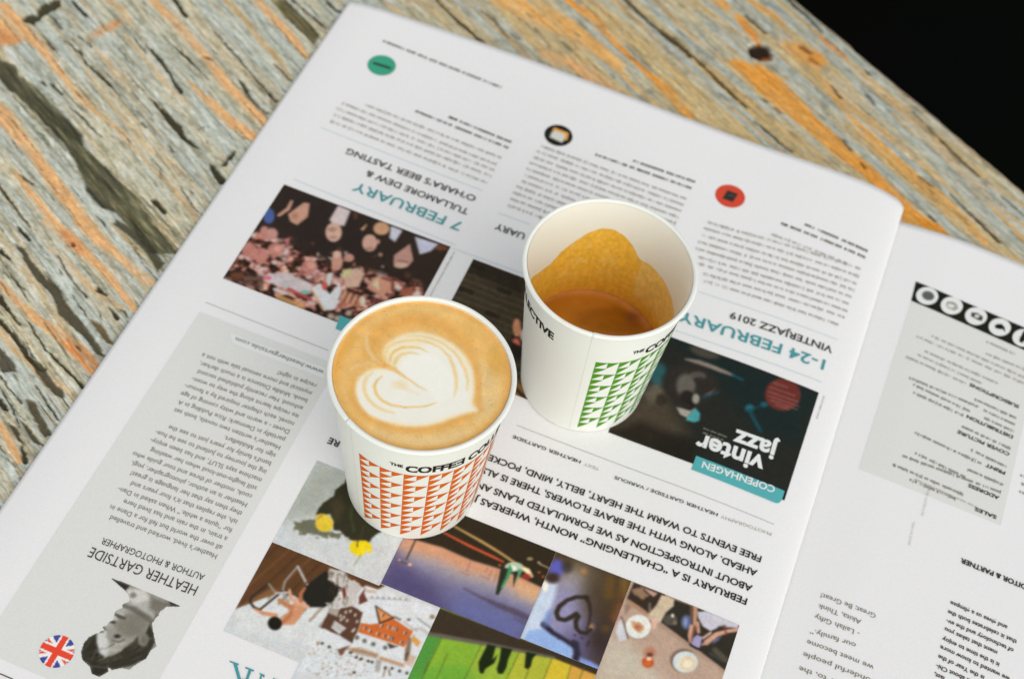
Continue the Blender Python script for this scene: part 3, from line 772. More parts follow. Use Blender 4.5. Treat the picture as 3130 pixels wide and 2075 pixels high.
def p_brick(c):
    c.c[:] = (66,56,41)
    a0,b0 = P(R5,(960,240))
    r=4.2
    for k in range(26):
        y=b0-2-k*r
        n=(noise(c.U*.25, c.U*0+k, 61)-.5)*.6
        m=np.abs(c.V-y-n)<.45; c.c[m]=c.c[m]*.45+np.array((100,92,70))*.55
        off=(k%2)*4.5
        for j in range(-2,14):
            x=a0+off+j*9
            m=(np.abs(c.U-x)<.35)&(c.V<y)&(c.V>y-r); c.c[m]=c.c[m]*.55+np.array((92,84,64))*.45
            if (k*7+j*5)%4==0:
                m=(c.U>x+.4)&(c.U<x+8.6)&(c.V<y-.4)&(c.V>y-r+.4); c.c[m]*=(.72+.16*((k+j)%4))
    c.poly([(950,230),(1300,360),(1280,480),(930,330)],(40,34,26),soft=2,al=.7)
    c.ell((1245,690),26,60,(222,152,112),.7); c.ell((1240,800),26,40,(222,110,92),.6); c.poly([(1180,760),(1290,830),(1270,900),(1230,900)],(46,36,30),soft=.6); c.ell((1285,740),20,40,(214,180,160),.6)
    c.poly([(1150,1000),(1320,1080),(1310,1170),(1230,1150)],(150,108,58),soft=1.5,al=.8); c.line([(1230,1080),(1320,1180)],1.8,(50,36,26),.6)
    c.speck(.16, 1.0, 71, .1); c.speck(.1, 3.0, 72, .05)
picture('printed_photo','L',box(P(R5,(960,240))[0],-113.5,P(R5,(1252,1138))[1],P(R5,(960,240))[1]),None,.45,lambda c:(setattr(c,'f',lambda p:P(R5,p)),p_brick(c)),'dark brick wall picture',pageL)

def p_jazz(c):
    c.c[:] = (38,39,34)
    c.poly([(560,80),(1840,540),(1650,1000),(1300,900),(900,400)],(27,39,37),soft=8)
    c.poly([(20,880),(330,560),(500,430),(560,650),(700,900),(400,1000)],(72,63,50),soft=6); c.poly([(320,560),(430,470),(520,500),(480,640),(380,640)],(100,92,78),soft=3,al=.9)
    c.ell((455,400),75,95,(44,92,96),2.5,.9)
    c.poly([(560,330),(760,300),(960,430),(980,560),(840,640),(760,720),(600,640),(480,520),(490,420)],(46,42,38),soft=2)
    c.ell((850,215),130,44,(76,69,60),2.2,.9,.3); c.line([(690,275),(800,300),(900,335),(1000,375),(1090,410)],[1.0,2.6,2.6,2.4,1.4],(136,122,111),.8); c.line([(1090,410),(1170,450)],1.4,(34,76,92),.8)
    c.ell((690,500),82,100,(104,99,89),2.0,.9); c.ell((790,420),70,40,(92,84,78),1.2,.8); c.ell((800,450),45,22,(44,40,36),.8,.8); c.ell((700,600),62,60,(38,34,31),1.2); c.ell((775,612),30,42,(164,160,149),.9,.9); c.poly([(850,580),(940,530),(900,580)],(110,88,84),soft=.7); c.line([(840,600),(960,560)],1.4,(32,74,84),.7,.8)
    c.line([(720,640),(760,690),(690,720)],1.6,(32,28,26),.5); c.ell((480,620),50,50,(44,38,32),1.5,.8)
    c.poly([(610,685),(640,690),(730,715),(770,690),(700,775),(640,745)],(166,157,146),soft=.6); c.poly([(700,775),(770,690),(812,740),(805,800),(760,815),(690,795)],(74,156,160),soft=.5)
    c.ell((1235,692),36,30,(40,102,118),1.2); c.ell((1360,662),32,20,(40,96,110),1.0); c.line([(1240,720),(1280,800),(1330,885)],2.0,(28,74,84),1.0,.9); c.line([(1200,720),(1400,650)],1.0,(26,70,80),.8,.7)
    c.ell((1520,575),152,140,(104,48,42),.6)
    for k,(x0,x1) in enumerate([(1440,1560),(1410,1620),(1395,1650),(1400,1655),(1420,1640),(1460,1570)]):
        y=475+k*38; c.line([(x0,y),(x1,y+(x1-x0)*.35)],.7,(152,104,94),.4,.75)
    c.poly([(40,890),(300,800),(780,1000),(740,1190)],(34,29,23),soft=4,al=.8)
    c.speck(.14, 1.6, 81, .08)
picture('printed_photo','L',box(P(JAZZ,(40,905))[0]-1,P(JAZZ,(1835,540))[0],P(JAZZ,(40,905))[1],P(JAZZ,(568,85))[1]),None,.4,lambda c:(setattr(c,'f',lambda p:P(JAZZ,p)),p_jazz(c)),'dark concert poster picture',pageL)
def band():
    c0=P(JAZZ,(775,1100)); c1=P(JAZZ,(735,1217)); c3=P(JAZZ,(1543,1378))
    a0,a1=c1[0],c3[0]; b1,b0=c0[1],c1[1]; r=3.0
    A,T=np.meshgrid(np.linspace(a0,a1,60),np.linspace(0,1,8))
    low=b0+np.where(A>a1-r, r-np.sqrt(np.clip(r*r-(A-a1+r)**2,0,None)), 0)
    B=low+(b1-low)*T; X,Y=ab2w(A,B)
    link('colour_band', grid_mesh('colour_band', X, Y, (zl(A, B)+LIFT['band'])/1000), M_BAND, pageL)
band()

def p_port(c):
    c.c[:] = (152,150,140)
    c.poly([(1080,740),(1165,700),(1250,620),(1560,560),(1700,640),(1500,860),(1200,800)],(176,174,165),soft=2)
    c.poly([(1070,730),(1010,880),(860,1005),(835,1100),(880,1240),(960,1290),(1010,1200),(985,980),(1060,880),(1180,820)],(204,204,198),soft=1.2)
    c.poly([(1200,470),(1440,480),(1500,600),(1300,650),(1240,600)],(202,200,192),soft=1.0)
    c.ell((1270,900),200,150,(122,118,106),2.5,.9); c.ell((1120,1180),150,70,(178,176,166),2,.8); c.poly([(1500,560),(1780,650),(1560,780),(1480,700)],(116,112,101),soft=1.6)
    c.line([(1170,668),(1300,715),(1480,830),(1520,880)],[1.6,2.6,2.6,2.0],(92,88,78),.9,.8); c.line([(985,930),(990,1040),(1040,1130)],1.5,(140,137,127),.9,.8)
    c.poly([(848,1003),(868,1215),(945,1300),(1100,1250),(1230,1150),(1300,1090),(1380,1010),(1450,985),(1490,890),(1525,960),(1555,1100),(1505,1200),(1440,1310),(1250,1400),(1150,1425),(1040,1442),(985,1405),(990,1465),(890,1524),(790,1490),(765,1400),(680,1320),(660,1240),(700,1120),(760,1050)],(56,53,43),soft=.6,wob=.5)
    R=random.Random(6)
    for k in range(46):
        x=R.uniform(720,1400); y=1300+R.uniform(-120,110)-(x-900)*.18
        c.line([(x,y),(x+110,y-R.uniform(20,70))],[.2,.5],R.choice([(92,88,74),(36,34,27),(110,106,92)]),.3,.6)
    for k in range(12): c.line([(720+k*10,1180+k*20),(800+k*6,1060+k*22)],.4,R.choice([(96,92,78),(38,35,28)]),.3,.6)
    c.ell((880,1450),70,50,(48,45,37),.8,.9); c.line([(800,1400),(960,1420)],.5,(110,106,92),.3,.6)
    c.ell((1410,1075),64,84,(132,128,116),.9); c.ell((1420,1080),34,52,(104,100,89),1.0,.8)
    c.ell((1098,1040),46,26,(78,75,66),.8); c.ell((1100,1038),22,14,(30,29,25),.5); c.line([(1040,1090),(1120,1110),(1180,1080)],.7,(84,80,71),.4,.8); c.ell((905,985),36,14,(104,100,92),.5); c.line([(930,940),(960,960)],.8,(84,80,74),.4)
    c.ell((1050,872),36,20,(70,67,59),.5); c.ell((1030,930),26,40,(150,147,138),.8,.7); c.line([(1072,772),(1120,800),(1185,822)],[.9,1.7,1.2],(80,75,69),.4); c.line([(1090,745),(1170,780)],1.0,(176,172,164),.5)
    c.poly([(1020,340),(1250,430),(1195,495)],(48,45,39),soft=.4); c.poly([(1720,610),(1885,690),(1740,675)],(58,55,48),soft=.5); c.ell((1290,545),40,36,(118,108,98),.7,.8); c.line([(1575,780),(1560,830)],1.2,(110,106,98),.4)
    c.speck(.06, 2.4, 91, 0)
PO=[(1020,338),(1250,425),(1560,555),(1875,682),(1690,682),(1610,745),(1590,790),(1550,830),(1515,880),(1525,960),(1555,1100),(1570,1160),(1505,1205),(1440,1310),(1290,1400),(1250,1440),(1160,1420),(1040,1445),(985,1405),(990,1465),(890,1524),(790,1490),(765,1400),(680,1320),(660,1240),(700,1120),(760,1050),(850,1003),(895,1010),(885,985),(945,965),(920,925),(985,910),(1000,870),(1050,845),(1062,790),(1080,735),(1165,700),(1160,660),(1250,620),(1235,540),(1195,490)]
picture('printed_photo','L',PO,PORT,.32,p_port,'cut out black and white portrait of a woman',pageL,lift=LIFT['photo'])

def disc_icon(f, c0, c1, base, paint, label, side='L', parent=None, name='icon', lift=LIFT['photo'], step=.3):
    """round printed badge: centre and one rim point"""
    C=np.array(P(f,c0,side)); r=np.hypot(*(np.array(P(f,c1,side))-C))
    n=int(r/step); rr=np.linspace(0,r,n); th=np.linspace(0,2*math.pi,73)[:-1]
    RR,TT=np.meshgrid(rr,th,indexing='ij'); A=C[0]+RR*np.cos(TT); B=C[1]+RR*np.sin(TT)
    c=Paint(A,B,lambda p:(C[0]+p[0]*r,C[1]+p[1]*r),base); paint(c)
    X,Y=ab2w(A,B); Z=(zpage(side)(A,B)+lift)/1000
    o=link(name,grid_mesh(name,X,Y,Z,c.lin()*1.04,wrap=True),M_PHOTO,parent or pageL)
    if label: o['label']=label
def ic_green(c): c.line([(-.55,-.05),(.62,-.0)],1.6,(42,54,42),.5); c.line([(-.5,.02),(.5,.1)],.8,(60,70,54),.5,.7)
def ic_black(c): c.poly([(-.5,-.45),(.45,-.55),(.62,.1),(.5,.5),(-.4,.52),(-.55,0)],(206,206,196),soft=.9); c.line([(-.45,.45),(.5,.42),(.6,-.1)],1.7,(226,156,66),.8); c.line([(-.5,.3),(-.4,.5)],1.2,(226,150,60),.7)
def ic_red(c): c.poly([(-.42,-.42),(.3,-.42),(.42,.42),(-.3,.42)],(50,46,43),soft=.6); c.line([(-.1,.05),(.2,.12)],1.0,(98,90,84),.6,.7)
disc_icon(HEAD,(220,525),(425,545),(62,156,126),ic_green,'green round badge'); disc_icon(COLB,(755,200),(912,225),(34,34,28),ic_black,'black round badge'); disc_icon(COLC,(553,220),(720,245),(206,74,52),ic_red,'red round badge')
def ic_flag(c):
    W=(234,234,230); Bl=(70,76,148); Rd=(226,74,52); r=7.0
    c.c[:]=Bl
    k=float(np.hypot(c.U-c.U.mean(),c.V-c.V.mean()).max())
    for a,b in [((-1.2,-.8),(1.2,.8)),((-1.2,.8),(1.2,-.8))]: c.line([a,b],k*.42,W,.15)
    for a,b,d in [((-1.2,-.8),(0,0),.08),((0,0),(1.2,.8),-.08),((-1.2,.8),(0,0),-.08),((0,0),(1.2,-.8),.08)]: c.line([(a[0],a[1]+d),(b[0],b[1]+d)],k*.15,Rd,.12)
    c.line([(-1.2,0),(1.2,0)],k*.62,W,.12); c.line([(0,-1.2),(0,1.2)],k*.58,W,.12); c.line([(-1.2,0),(1.2,0)],k*.38,Rd,.12); c.line([(0,-1.2),(0,1.2)],k*.36,Rd,.12)
disc_icon(PORT,(370,1222),(560,1292),(200,200,200),ic_flag,'round British flag badge',lift=LIFT['photo']+.03)

# ---- the facing page --------------------------------------------------------
bx=[P(BAR,(805,435),'R'),P(BOX,(105,1232),'R'),P(R9,(2210,560),'R'),(P(BAR,(2308,1090),'R')[0]+8,P(BAR,(2308,1090),'R')[1]-.6)]
rect_ab(0,0,0,0,side='R',corners=bx,lift=LIFT['tint'],name='tint_panel',mat=M_TINT,parent=pageR,n=30)
def p_bar(c):
    c.c[:]=(30,31,22); W=(222,223,219)
    for x,y in [(1018,370),(1345,500),(1668,640),(1984,785),(2300,930),(2610,1075),(2920,1220)]: c.ell((x,y),148,118,W,.3,1,.12)
    c.ell((1030,368),82,60,(94,96,94),.7,1,.3); c.line([(960,360),(1100,380)],.3,(70,72,70),.3)
    c.ell((1345,500),78,52,(160,160,152),.7,1,.3); c.ell((1335,500),45,30,(214,215,208),.5,1,.3); c.line([(1290,455),(1380,480)],.7,(130,130,122),.4); c.line([(1370,560),(1420,530)],.8,(150,150,142),.4)
    c.poly([(1610,590),(1690,600),(1760,650),(1745,705),(1690,690),(1600,640)],(56,62,60),soft=.5); c.ell((1680,640),36,26,(206,196,192),.5)
    c.poly([(1915,770),(1950,745),(2010,745),(2050,790),(2052,850),(2020,810),(1990,815),(1930,800)],(26,27,22),soft=.4)
    c.line([(2320,860),(2270,970)],2.2,(28,28,22),.4); c.line([(2270,930),(2330,960)],1.6,(28,28,22),.4)
    c.poly([(2560,1030),(2660,1060),(2650,1120),(2560,1090)],(40,40,34),soft=.5)
bc=[P(BAR,(868,178),'R'),P(BAR,(805,435),'R'),(P(BAR,(2308,1090),'R')),(P(BAR,(2308,788),'R'))]
ext=lambda p,q,k:(q[0]+(q[0]-p[0])*k,q[1]+(q[1]-p[1])*k)
bc=[bc[0],bc[1],ext(bc[1],bc[2],.5),ext(bc[0],bc[3],.5)]
def barmesh():
    n,m=60,340; s,t=np.meshgrid(np.linspace(0,1,m),np.linspace(0,1,n)); c4=np.array(bc)
    Q=c4[0]*((1-s)*(1-t))[...,None]+c4[3]*(s*(1-t))[...,None]+c4[2]*(s*t)[...,None]+c4[1]*((1-s)*t)[...,None]
    c=Paint(Q[...,0],Q[...,1],lambda p:P(BAR,p,'R'),(30,30,22)); p_bar(c)
    X,Y=ab2w(Q[...,0],Q[...,1]); Z=(zr(Q[...,0],Q[...,1])+LIFT['band'])/1000
    o=link('icon_bar',grid_mesh('icon_bar',X,Y,Z,c.lin()*1.04),M_PHOTO,pageR); o['label']='black bar of round white icons'
barmesh()

# ---- lettering --------------------------------------------------------------
big=Block('lead_text','L',M_INKBOLD,pageL)
CH=3.3
big.line('FEBRUARY IS A “CHALLENGING” MONTH, WHEREAS J',CHAL((1955,1320)),R8((1197,368)),CH,.022)
big.line('ABOUT INTROSPECTION AS WE FORMULATED PLANS AN',CHAL((1995,1222)),R8((1205,273)),CH,.022)
big.line('AHEAD. ALONG WITH THE BRAVE FLOWERS, THERE IS ALS',CHAL((2032,1106)),R8((1238,178)),CH,.022)
big.line('FREE EVENTS TO WARM THE HEART, BELLY, MIND, POCKE’',CHAL((2064,998)),R8((1270,90)),CH,.022)
Block('lead_text','L',M_INKBOLD,pageL).line('RE',R4((2236,1440)),R4((2166,1412)),CH,.022)
cr=Block('credit','L',M_INK,pageL)
cr.line('HEATHER GARTSIDE',CHAL((688,270)),CHAL((172,74)),1.75,.018); Block('credit','L',M_INK,pageL).line('HEATHER GARTSIDE / VARIOUS',CHAL((1730,670)),CHAL((945,384)),1.75,.014)
cl=Block('credit','L',M_INKLIGHT,pageL); cl.line('TEXT',CHAL((828,324)),CHAL((714,284)),1.7); Block('credit','L',M_INKLIGHT,pageL).line('PHOTOGRAPHY',CHAL((2138,818)),CHAL((1752,682)),1.7)
hd=Block('headline','L',M_TEAL,pageL,label='teal date headline above the bar picture'); hd.line('7 FEBRUARY',R2((893,1466)),COLA((425,1048)),6.2,.012)
hd2=Block('headline','L',M_TEAL,pageL,label='teal date headline above the concert poster'); hd2.line('1-24 FEBRUARY',JAZZ((1888,286)),R6((108,583)),6.4,.016)
sub=Block('subheading','L',M_INKBOLD,pageL); sub.line('TULLAMORE DEW &',COLA((1785,1378)),COLA((563,908)),4.1,.014); sub.line('O’HARA’S BEER TASTING',COLA((1872,1222)),COLA((330,645)),4.1,.014)
sub2=Block('subheading','L',M_INKBOLD,pageL); sub2.line('VINTERJAZZ 2019',R6((1110,820)),R6((440,588)),4.3,.016)
sub3=Block('subheading','L',M_INKBOLD,pageL); sub3.line('UARY',COLB((392,1300)),COLB((65,1180)),4.1,.016)
ps=Block('poster_lettering','L',M_WHITEINK,pageL); ps.line('vinter',JAZZ((1375,1120)),JAZZ((800,912)),9.8,.03); ps.line('jazz',JAZZ((1490,1010)),JAZZ((1118,876)),9.8,.03); ps.line('COPENHAGEN',JAZZ((1457,1366)),JAZZ((838,1148)),3.7,.018)
nm=Block('headline','L',M_INK,pageL,label='large grey name headline in the tinted panel'); nm.line('HEATHER GARTSIDE',R7((1306,960)),R7((606,702)),4.9,-.002); nm.line('AUTHOR & PHOTOGRAPHER',R7((1350,884)),R7((680,640)),3.15,-.002)
bio=Block('text_block','L',M_INKSOFT,pageL,label='biography text in the grey panel')
BIO=['Heather’s lived, worked and travelled','all over the world but fell for a Dane in','a train, in the rain and has lived here','for “quite a while.” When asked in Dan-','ish, she replies that it’s four years and','they then say that her language is great!','Heather is an author, photographer, yogi,','cook, mother of three and tour guide who','still laughs-out-loud when her washing','machine says SLUT, and has been enjoy-','ing the journey to Jutland to see he hus-','band’s family for years just to see the','sign for Middelfart.','Heather’s written two novels, both set','partially in Denmark: Rice Pudding in A','Duvet - a warm and witty coming of age','novel, each chapter inspired by a favour-','ite recipe learnt along the way to wom-','anhood. Her recently published second','book, Middle Distance is a much darker,','mystical and more sensual tale with not a','recipe in sight!']
b0=np.array(P(R7,(1430,752))); b0e=np.array(P(R7,(663,468))); bN=np.array(P(WWW,(1822,1372)))
for i,s in enumerate(BIO):
    a=b0+(bN-b0)*i/20.0
    bio.line_ab(s,a,a+(b0e-b0)/np.hypot(*(b0e-b0)),2.45,.002,fit=BIOFIT)
web=Block('text_line','L',M_INKSOFT,pageL); web.line('www.heathergartside.com',WWW((1992,1080)),WWW((752,602)),2.5,.004)
tl=Block('title_letter','L',M_TEAL,pageL,label='large teal serif capitals cut by the frame')
def serif(pts):
    i=len(tl.V); tl.V.extend([np.array(P(CHAIR,q)) for q in pts]); tl.F.append(tuple(range(i,i+len(pts))))
serif([(150,1318),(246,1352),(240,1366),(146,1332)]); serif([(316,1382),(408,1418),(402,1434),(310,1398)]); serif([(180,1330),(222,1346),(300,1640),(268,1640)]); serif([(352,1400),(384,1412),(296,1640),(276,1640)]); serif([(236,1512),(330,1512),(326,1530),(240,1530)])
serif([(455,1446),(520,1468),(512,1500),(492,1478),(470,1560),(452,1556),(474,1468)]); serif([(610,1500),(680,1530),(672,1546),(604,1516)]); serif([(636,1512),(662,1522),(640,1640),(610,1640)])

def lines(name, f, rows, xh, mat=None, side='L', caps=False, seed=0, weight=.22, label=None):
    t=Block(name,side,mat or M_INKSOFT,pageL if side=='L' else pageR,label=label)
    for i,(p,q) in enumerate(rows):
        a,b=np.array(P(f,p,side)),np.array(P(f,q,side)); t.greek(a,b,xh,caps,weight,seed*100+i)
    return t
lines('text_block',COLA,[((2000,1048),(92,292)),((2052,968),(150,222)),((2088,898),(185,150)),((2112,828),(238,82)),((2170,748),(500,96))],1.6,M_INKLIGHT,seed=1)
lines('caption',COLA,[((2255,628),(1120,176)),((2290,560),(1505,240))],1.75,M_INK,caps=True,seed=2,weight=.25)
lines('caption',HEAD,[((1960,830),(230,150))],1.9,M_INK,caps=True,seed=3)
cb0=np.array(P(COLB,(170,955))); cb1=np.array(P(COLB,(535,296))); rr0=np.array(P(COLB,(2180,908)))
tb=Block('text_block','L',M_INKLIGHT,pageL)
for i in range(11):
    e=cb0+(cb1-cb0)*i/10.0; tb.greek((rr0[0],e[1]+(rr0[1]-cb1[1])*.3),e,1.6,False,.22,400+i)
lines('caption',COLB,[((2240,778),(1155,396)),((2280,708),(1548,456))],1.75,M_INK,caps=True,seed=5,weight=.25)
lines('text_block',COLC,[((1760,1640),(230,1140)),((1830,1560),(230,1060)),((1862,1490),(190,955)),((1876,1408),(150,868)),((1908,1332),(135,778)),((1940,1258),(172,705)),((1962,1186),(214,632)),((1990,1104),(236,556)),((2008,1022),(268,488))],1.6,M_INKLIGHT,seed=6)
lines('text_block',COLC,[((1860,960),(975,620))],1.6,M_INKLIGHT,seed=16)
lines('caption',COLC,[((2062,892),(1118,508)),((2088,822),(1378,518))],1.8,M_INK,caps=True,seed=7,weight=.25)
lines('caption',JAZZ,[((1868,590),(1800,790))],.7,M_INKLIGHT,seed=8); lines('caption',BEER,[((2112,668),(1895,1062))],.7,M_INKLIGHT,seed=9); lines('caption',JAZZ,[((1040,935),(830,855)),((1010,960),(820,890))],.9,M_INKSOFT,seed=10)

e1=Block('text_block','R',M_INKSOFT,pageR,label='closing quotation in the narrow column')
for s,p,q in [('Great; Be Great!',(900,668),(360,460)),('Akita, Think',(757,728),(334,566)),('- Lailah Gifty',(740,846),(298,670)),('our family.”',(702,960),(254,812)),('we meet become',(880,1180),(222,922)),('wonderful people',(930,1338),(184,1044)),('gather to, the',(700,1400),(144,1184))]:
    e1.line(s,RIGHT(p),RIGHT(q),2.5,.004)
def line_end(t, s, f, end, other, cap, bold, sx):
    b=np.array(P(f,end,'R')); o=np.array(P(f,other,'R')); d=(b-o)/np.hypot(*(b-o))
    t.items.append((glyph_run(s,bold),b-d,b,cap,('end',sx)))
e2=Block('text_block','R',M_INK,pageR,label='right hand column of dark body text')
for s,q,o in [('and gives us a glimpse',(1640,538),(2320,838)),('that it celebrates both the',(1615,628),(2300,930)),('of technology and the ev-',(1600,716),(2300,1030)),('ment that takes you',(1585,800),(2300,1125)),('it is the time to enjoy',(1560,892),(2300,1235)),('we wanted to know more',(1540,976),(2300,1330)),('is the Year of the',(1520,1068),(2300,1440)),('all about Chi-',(1500,1160),(2300,1530)),('last,',(1480,1245),(2300,1620))]:
    line_end(e2,s,RIGHT,q,o,2.15,.02,1.0)
e3=Block('subheading','R',M_INKBOLD,pageR,label='bold job title line'); line_end(e3,'EDITOR & PARTNER',RIGHT,(1742,112),(2365,372),2.6,.035,1.0)
e4=Block('subheading','R',M_INKBOLD,pageR,label='bold section labels in the grey panel')
for s,f,p,q in [('SUBSCRIPTIONS',BOX,(2245,392),(1590,92)),('DISTRIBUTION',BOX,(2165,795),(1552,515)),('COVER PICTURE',BOX,(2118,1022),(1428,716)),('PRINT',BOX,(2062,1272),(1805,1160)),('ADDRESS',BOX,(1982,1602),(1572,1428)),('SALES',R9,(2184,498),(2042,440))]:
    e4.line(s,f(p),f(q),2.0,.03)
lines('text_block',BOX,[((1700,395),(752,-5)),((1590,455),(822,92)),((1500,510),(822,198)),((2205,545),(1600,268)),((2190,632),(1750,428)),((2172,722),(1758,532)),((2130,950),(1470,648)),((2072,1190),(1592,958)),((1742,1150),(840,728)),((2032,1430),(1490,1195)),((1530,1330),(840,998)),((2000,1530),(650,1028)),((1500,1560),(548,1152)),((1400,1620),(780,1356)),((2400,1350),(2250,1300)),((2400,1460),(2245,1400)),((2400,1580),(2225,1510))],1.35,M_INKSOFT,'R',seed=12)
lines('text_block',BAR,[((2308,1520),(862,888)),((2400,1480),(1060,880)),((1960,1522),(980,1088)),((1740,1520),(880,1132)),((1535,1522),(700,1148)),((2190,1132),(1800,960)),((2400,1370),(1760,1108))],1.35,M_INKLIGHT,'R',seed=13)
lines('text_line',R9,[((2060,440),(1640,250))],.8,M_INKLIGHT,'R',seed=14); lines('smudge',R9,[((1700,500),(1745,320))],1.1,M_INKFAINT,'R',seed=15,weight=.1); lines('smudge',R9,[((1615,690),(1650,530))],1.1,M_INKFAINT,'R',seed=18,weight=.1)


# ------------------------------------------------------------------ cups
CUP_H, R_BASE, R_TOP = 93.04, 30.7, 38.1
def r_out(z): return R_BASE+(R_TOP-R_BASE)*z/CUP_H
def r_in(z): return r_out(z)-0.45
ORANGE_C = (-0.03463385, 0.34045466); GREEN_C = (0.0378358, 0.41407965)

def lathe(name, prof, mat, parent, n=256, tweak=None, col=None):
    th = np.linspace(0, 2*math.pi, n+1)[:-1]
    p = np.array(prof, float)/1000
    R_ = np.repeat(p[:, 0:1], n, 1); Z = np.repeat(p[:, 1:2], n, 1); TH = np.repeat(np.degrees(th)[None], len(p), 0)
    if tweak: R_, Z = tweak(R_, Z, TH)
    X = R_*np.cos(th); Y = R_*np.sin(th)
    return link(name, grid_mesh(name, X, Y, Z, col(TH) if col else None, wrap=True), mat, parent)

def on_cup(theta_deg, z, lift):
    r = (r_out(np.asarray(z, float))+lift)/1000; t = np.radians(theta_deg)
    return np.stack([r*np.cos(t), r*np.sin(t), np.asarray(z, float)/1000+0*t], -1)

def make_cup(loc, start, ink, label, group, drips=()):
    """start = angle of the printed pattern's left edge, degrees"""
    t = thing('paper_cup', label, 'cup', (loc[0], loc[1], 0.0003), group)
    lathe('cup_wall', [(28.6, 5.2), (29.6, 5.0), (30.0, .6), (30.3, 0.05), (30.6, 0.0), (30.72, .25)]+[(r_out(z), z) for z in np.linspace(.6, 91.6, 40)], M_CARD, t)
    rim = [(38.85+1.15*math.cos(a), 91.89+1.15*math.sin(a)) for a in np.linspace(math.pi*1.15, -math.pi*.95, 28)]
    def lip(R_, Z, TH):                # the rolled lip laps over itself at the seam and is never quite level
        d = (TH-(start-6.9)+180) % 360-180
        step = .00022*np.exp(-(np.clip(d, 0, None)/7.0)**2)*(d > 0)
        g = -.00035*np.exp(-((d+.4)/.7)**2)
        wav = .00010*np.sin(np.radians(TH*2+start))+.00006*np.sin(np.radians(TH*5+40))
        return R_+(step+g)*(R_ > .0385), Z+step+g*.6+wav
    def lipcol(TH):
        cc = np.empty(TH.shape+(3,)); cc[:] = lin((229, 231, 223))
        for th0, w0, al in drips:
            k = np.exp(-((((TH-th0+180) % 360)-180)/w0)**2)*al; k[:16] *= .15
            cc = cc*(1-k[..., None])+lin((226, 178, 92))*k[..., None]
        return cc
    lathe('rim', rim, M_LIP, t, 512, lip, lipcol)
    lathe('cup_base', [(29.7, 6.2), (15, 6.05), (0.01, 6.0)], M_CARD, t, 96)
    # triangles
    V, F = [], []
    def tri(th0, th1, zt, zb):          # upright left side, level top, tip at the top right
        k = 5; i0 = len(V)
        for i in range(k+1):
            u = i/k; th = th0+(th1-th0)*u
            V.append(on_cup(th, zt, .06)); V.append(on_cup(th, zb+(zt-zb)*u, .06))
        for i in range(k):
            a = i0+2*i
            F.append((a+1, a+3, a+2, a) if i < k-1 else (a+1, a+2, a))
    pitch, rows, top, bot = 17.15, 12, 68.6, 4.0
    st = (top-bot)/rows
    for c in range(12):
        th = start+c*pitch
        for r in range(rows):
            zt = top-r*st
            tri(th, th+pitch*.53, zt, zt-st*.97)
            if r % 2 == 0:
                tri(th+pitch*.5, th+pitch*1.0, zt, zt-st*.93)
        i = len(V)                      # hairline upright joining each column
        for z in np.linspace(bot, top, 2):
            V.append(on_cup(th-.16, z, .05)); V.append(on_cup(th+.16, z, .05))
        F.append((i, i+1, i+3, i+2))
    link('triangle_print', mesh('triangle_print', V, F), ink, t)
    sm_v = []
    for z in np.linspace(1, 90.5, 30):
        sm_v += [on_cup(start-7.05, z, .035), on_cup(start-6.75, z, .035)]
    link('seam', mesh('seam', sm_v, [(2*j, 2*j+1, 2*j+3, 2*j+2) for j in range(29)]), M_SEAM, t)
    runs = [('THE', 24.5, 33.4, 74.7, 2.5), ('COFFEƎ', 35.0, 75.2, 71.7, 5.5), ('COLLECTIVE', 78.0, 140.0, 71.7, 5.5),
            ('THE', 210.5, 219.4, 74.7, 2.5), ('COFFEƎ', 221.0, 261.2, 71.7, 5.5), ('COLLECTIVE', 264.0, 326.0, 71.7, 5.5)]
    keys = [glyph_run(s, .05 if s == 'THE' else .045) for s, *_ in runs]
    def fin():
        for part in (slice(0, 3), slice(3, 6)):
            V, F = [], []
            for k, (s, a0, a1, h0, cap) in list(zip(keys, runs))[part]:
                vs, fs = _cache[k]; i = len(V); x = vs[:, 0]; x = (x-x.min())/(x.max()-x.min())
                V.extend(list(on_cup(start+a0+(a1-a0)*x, h0+np.clip(vs[:, 1], -.02, .71)/.682*cap, .09)))
                F.extend([tuple(j+i for j in f) for f in fs])
            link('lettering', mesh('lettering', V, F), M_CUPBLACK, t)
    AFTER_GLYPHS.append(fin)
    return t

M_LIP = attr_mat('rolled_card_lip', 0.45, 0.3, 0.015, 1200)
M_SEAM = mottled('card_seam', (206, 196, 180), 0.6, 0.2, 0.05, 800)
M_COFFEE = attr_mat('milk_coffee', 0.34, 0.35, 0.05, 2600, 0.08, None, 1200, .12)
M_ESPRESSO = attr_mat('espresso_liquid', 0.16, 0.5, 0.05, 1200)
M_STAINED = attr_mat('cup_inside_card', 0.38, 0.35, 0.02, 700)
M_CREMA = attr_mat('dried_crema', 0.42, 0.3, 0.035, 900)
GRP = 'printed paper cups on the newspaper'
cup_o = make_cup(ORANGE_C, -124.4, M_ORANGE, 'white paper cup with orange triangle print, full of milky coffee', GRP)
cup_g = make_cup(GREEN_C, -88.4, M_GREEN, 'white paper cup with green triangle print, almost drunk empty', GRP, [(-117, 3.2, .75), (-111, 1.6, .5)])
lathe('inner_wall', [(r_in(z), z) for z in np.linspace(6.2, 92, 30)], M_CARDIN, cup_o)

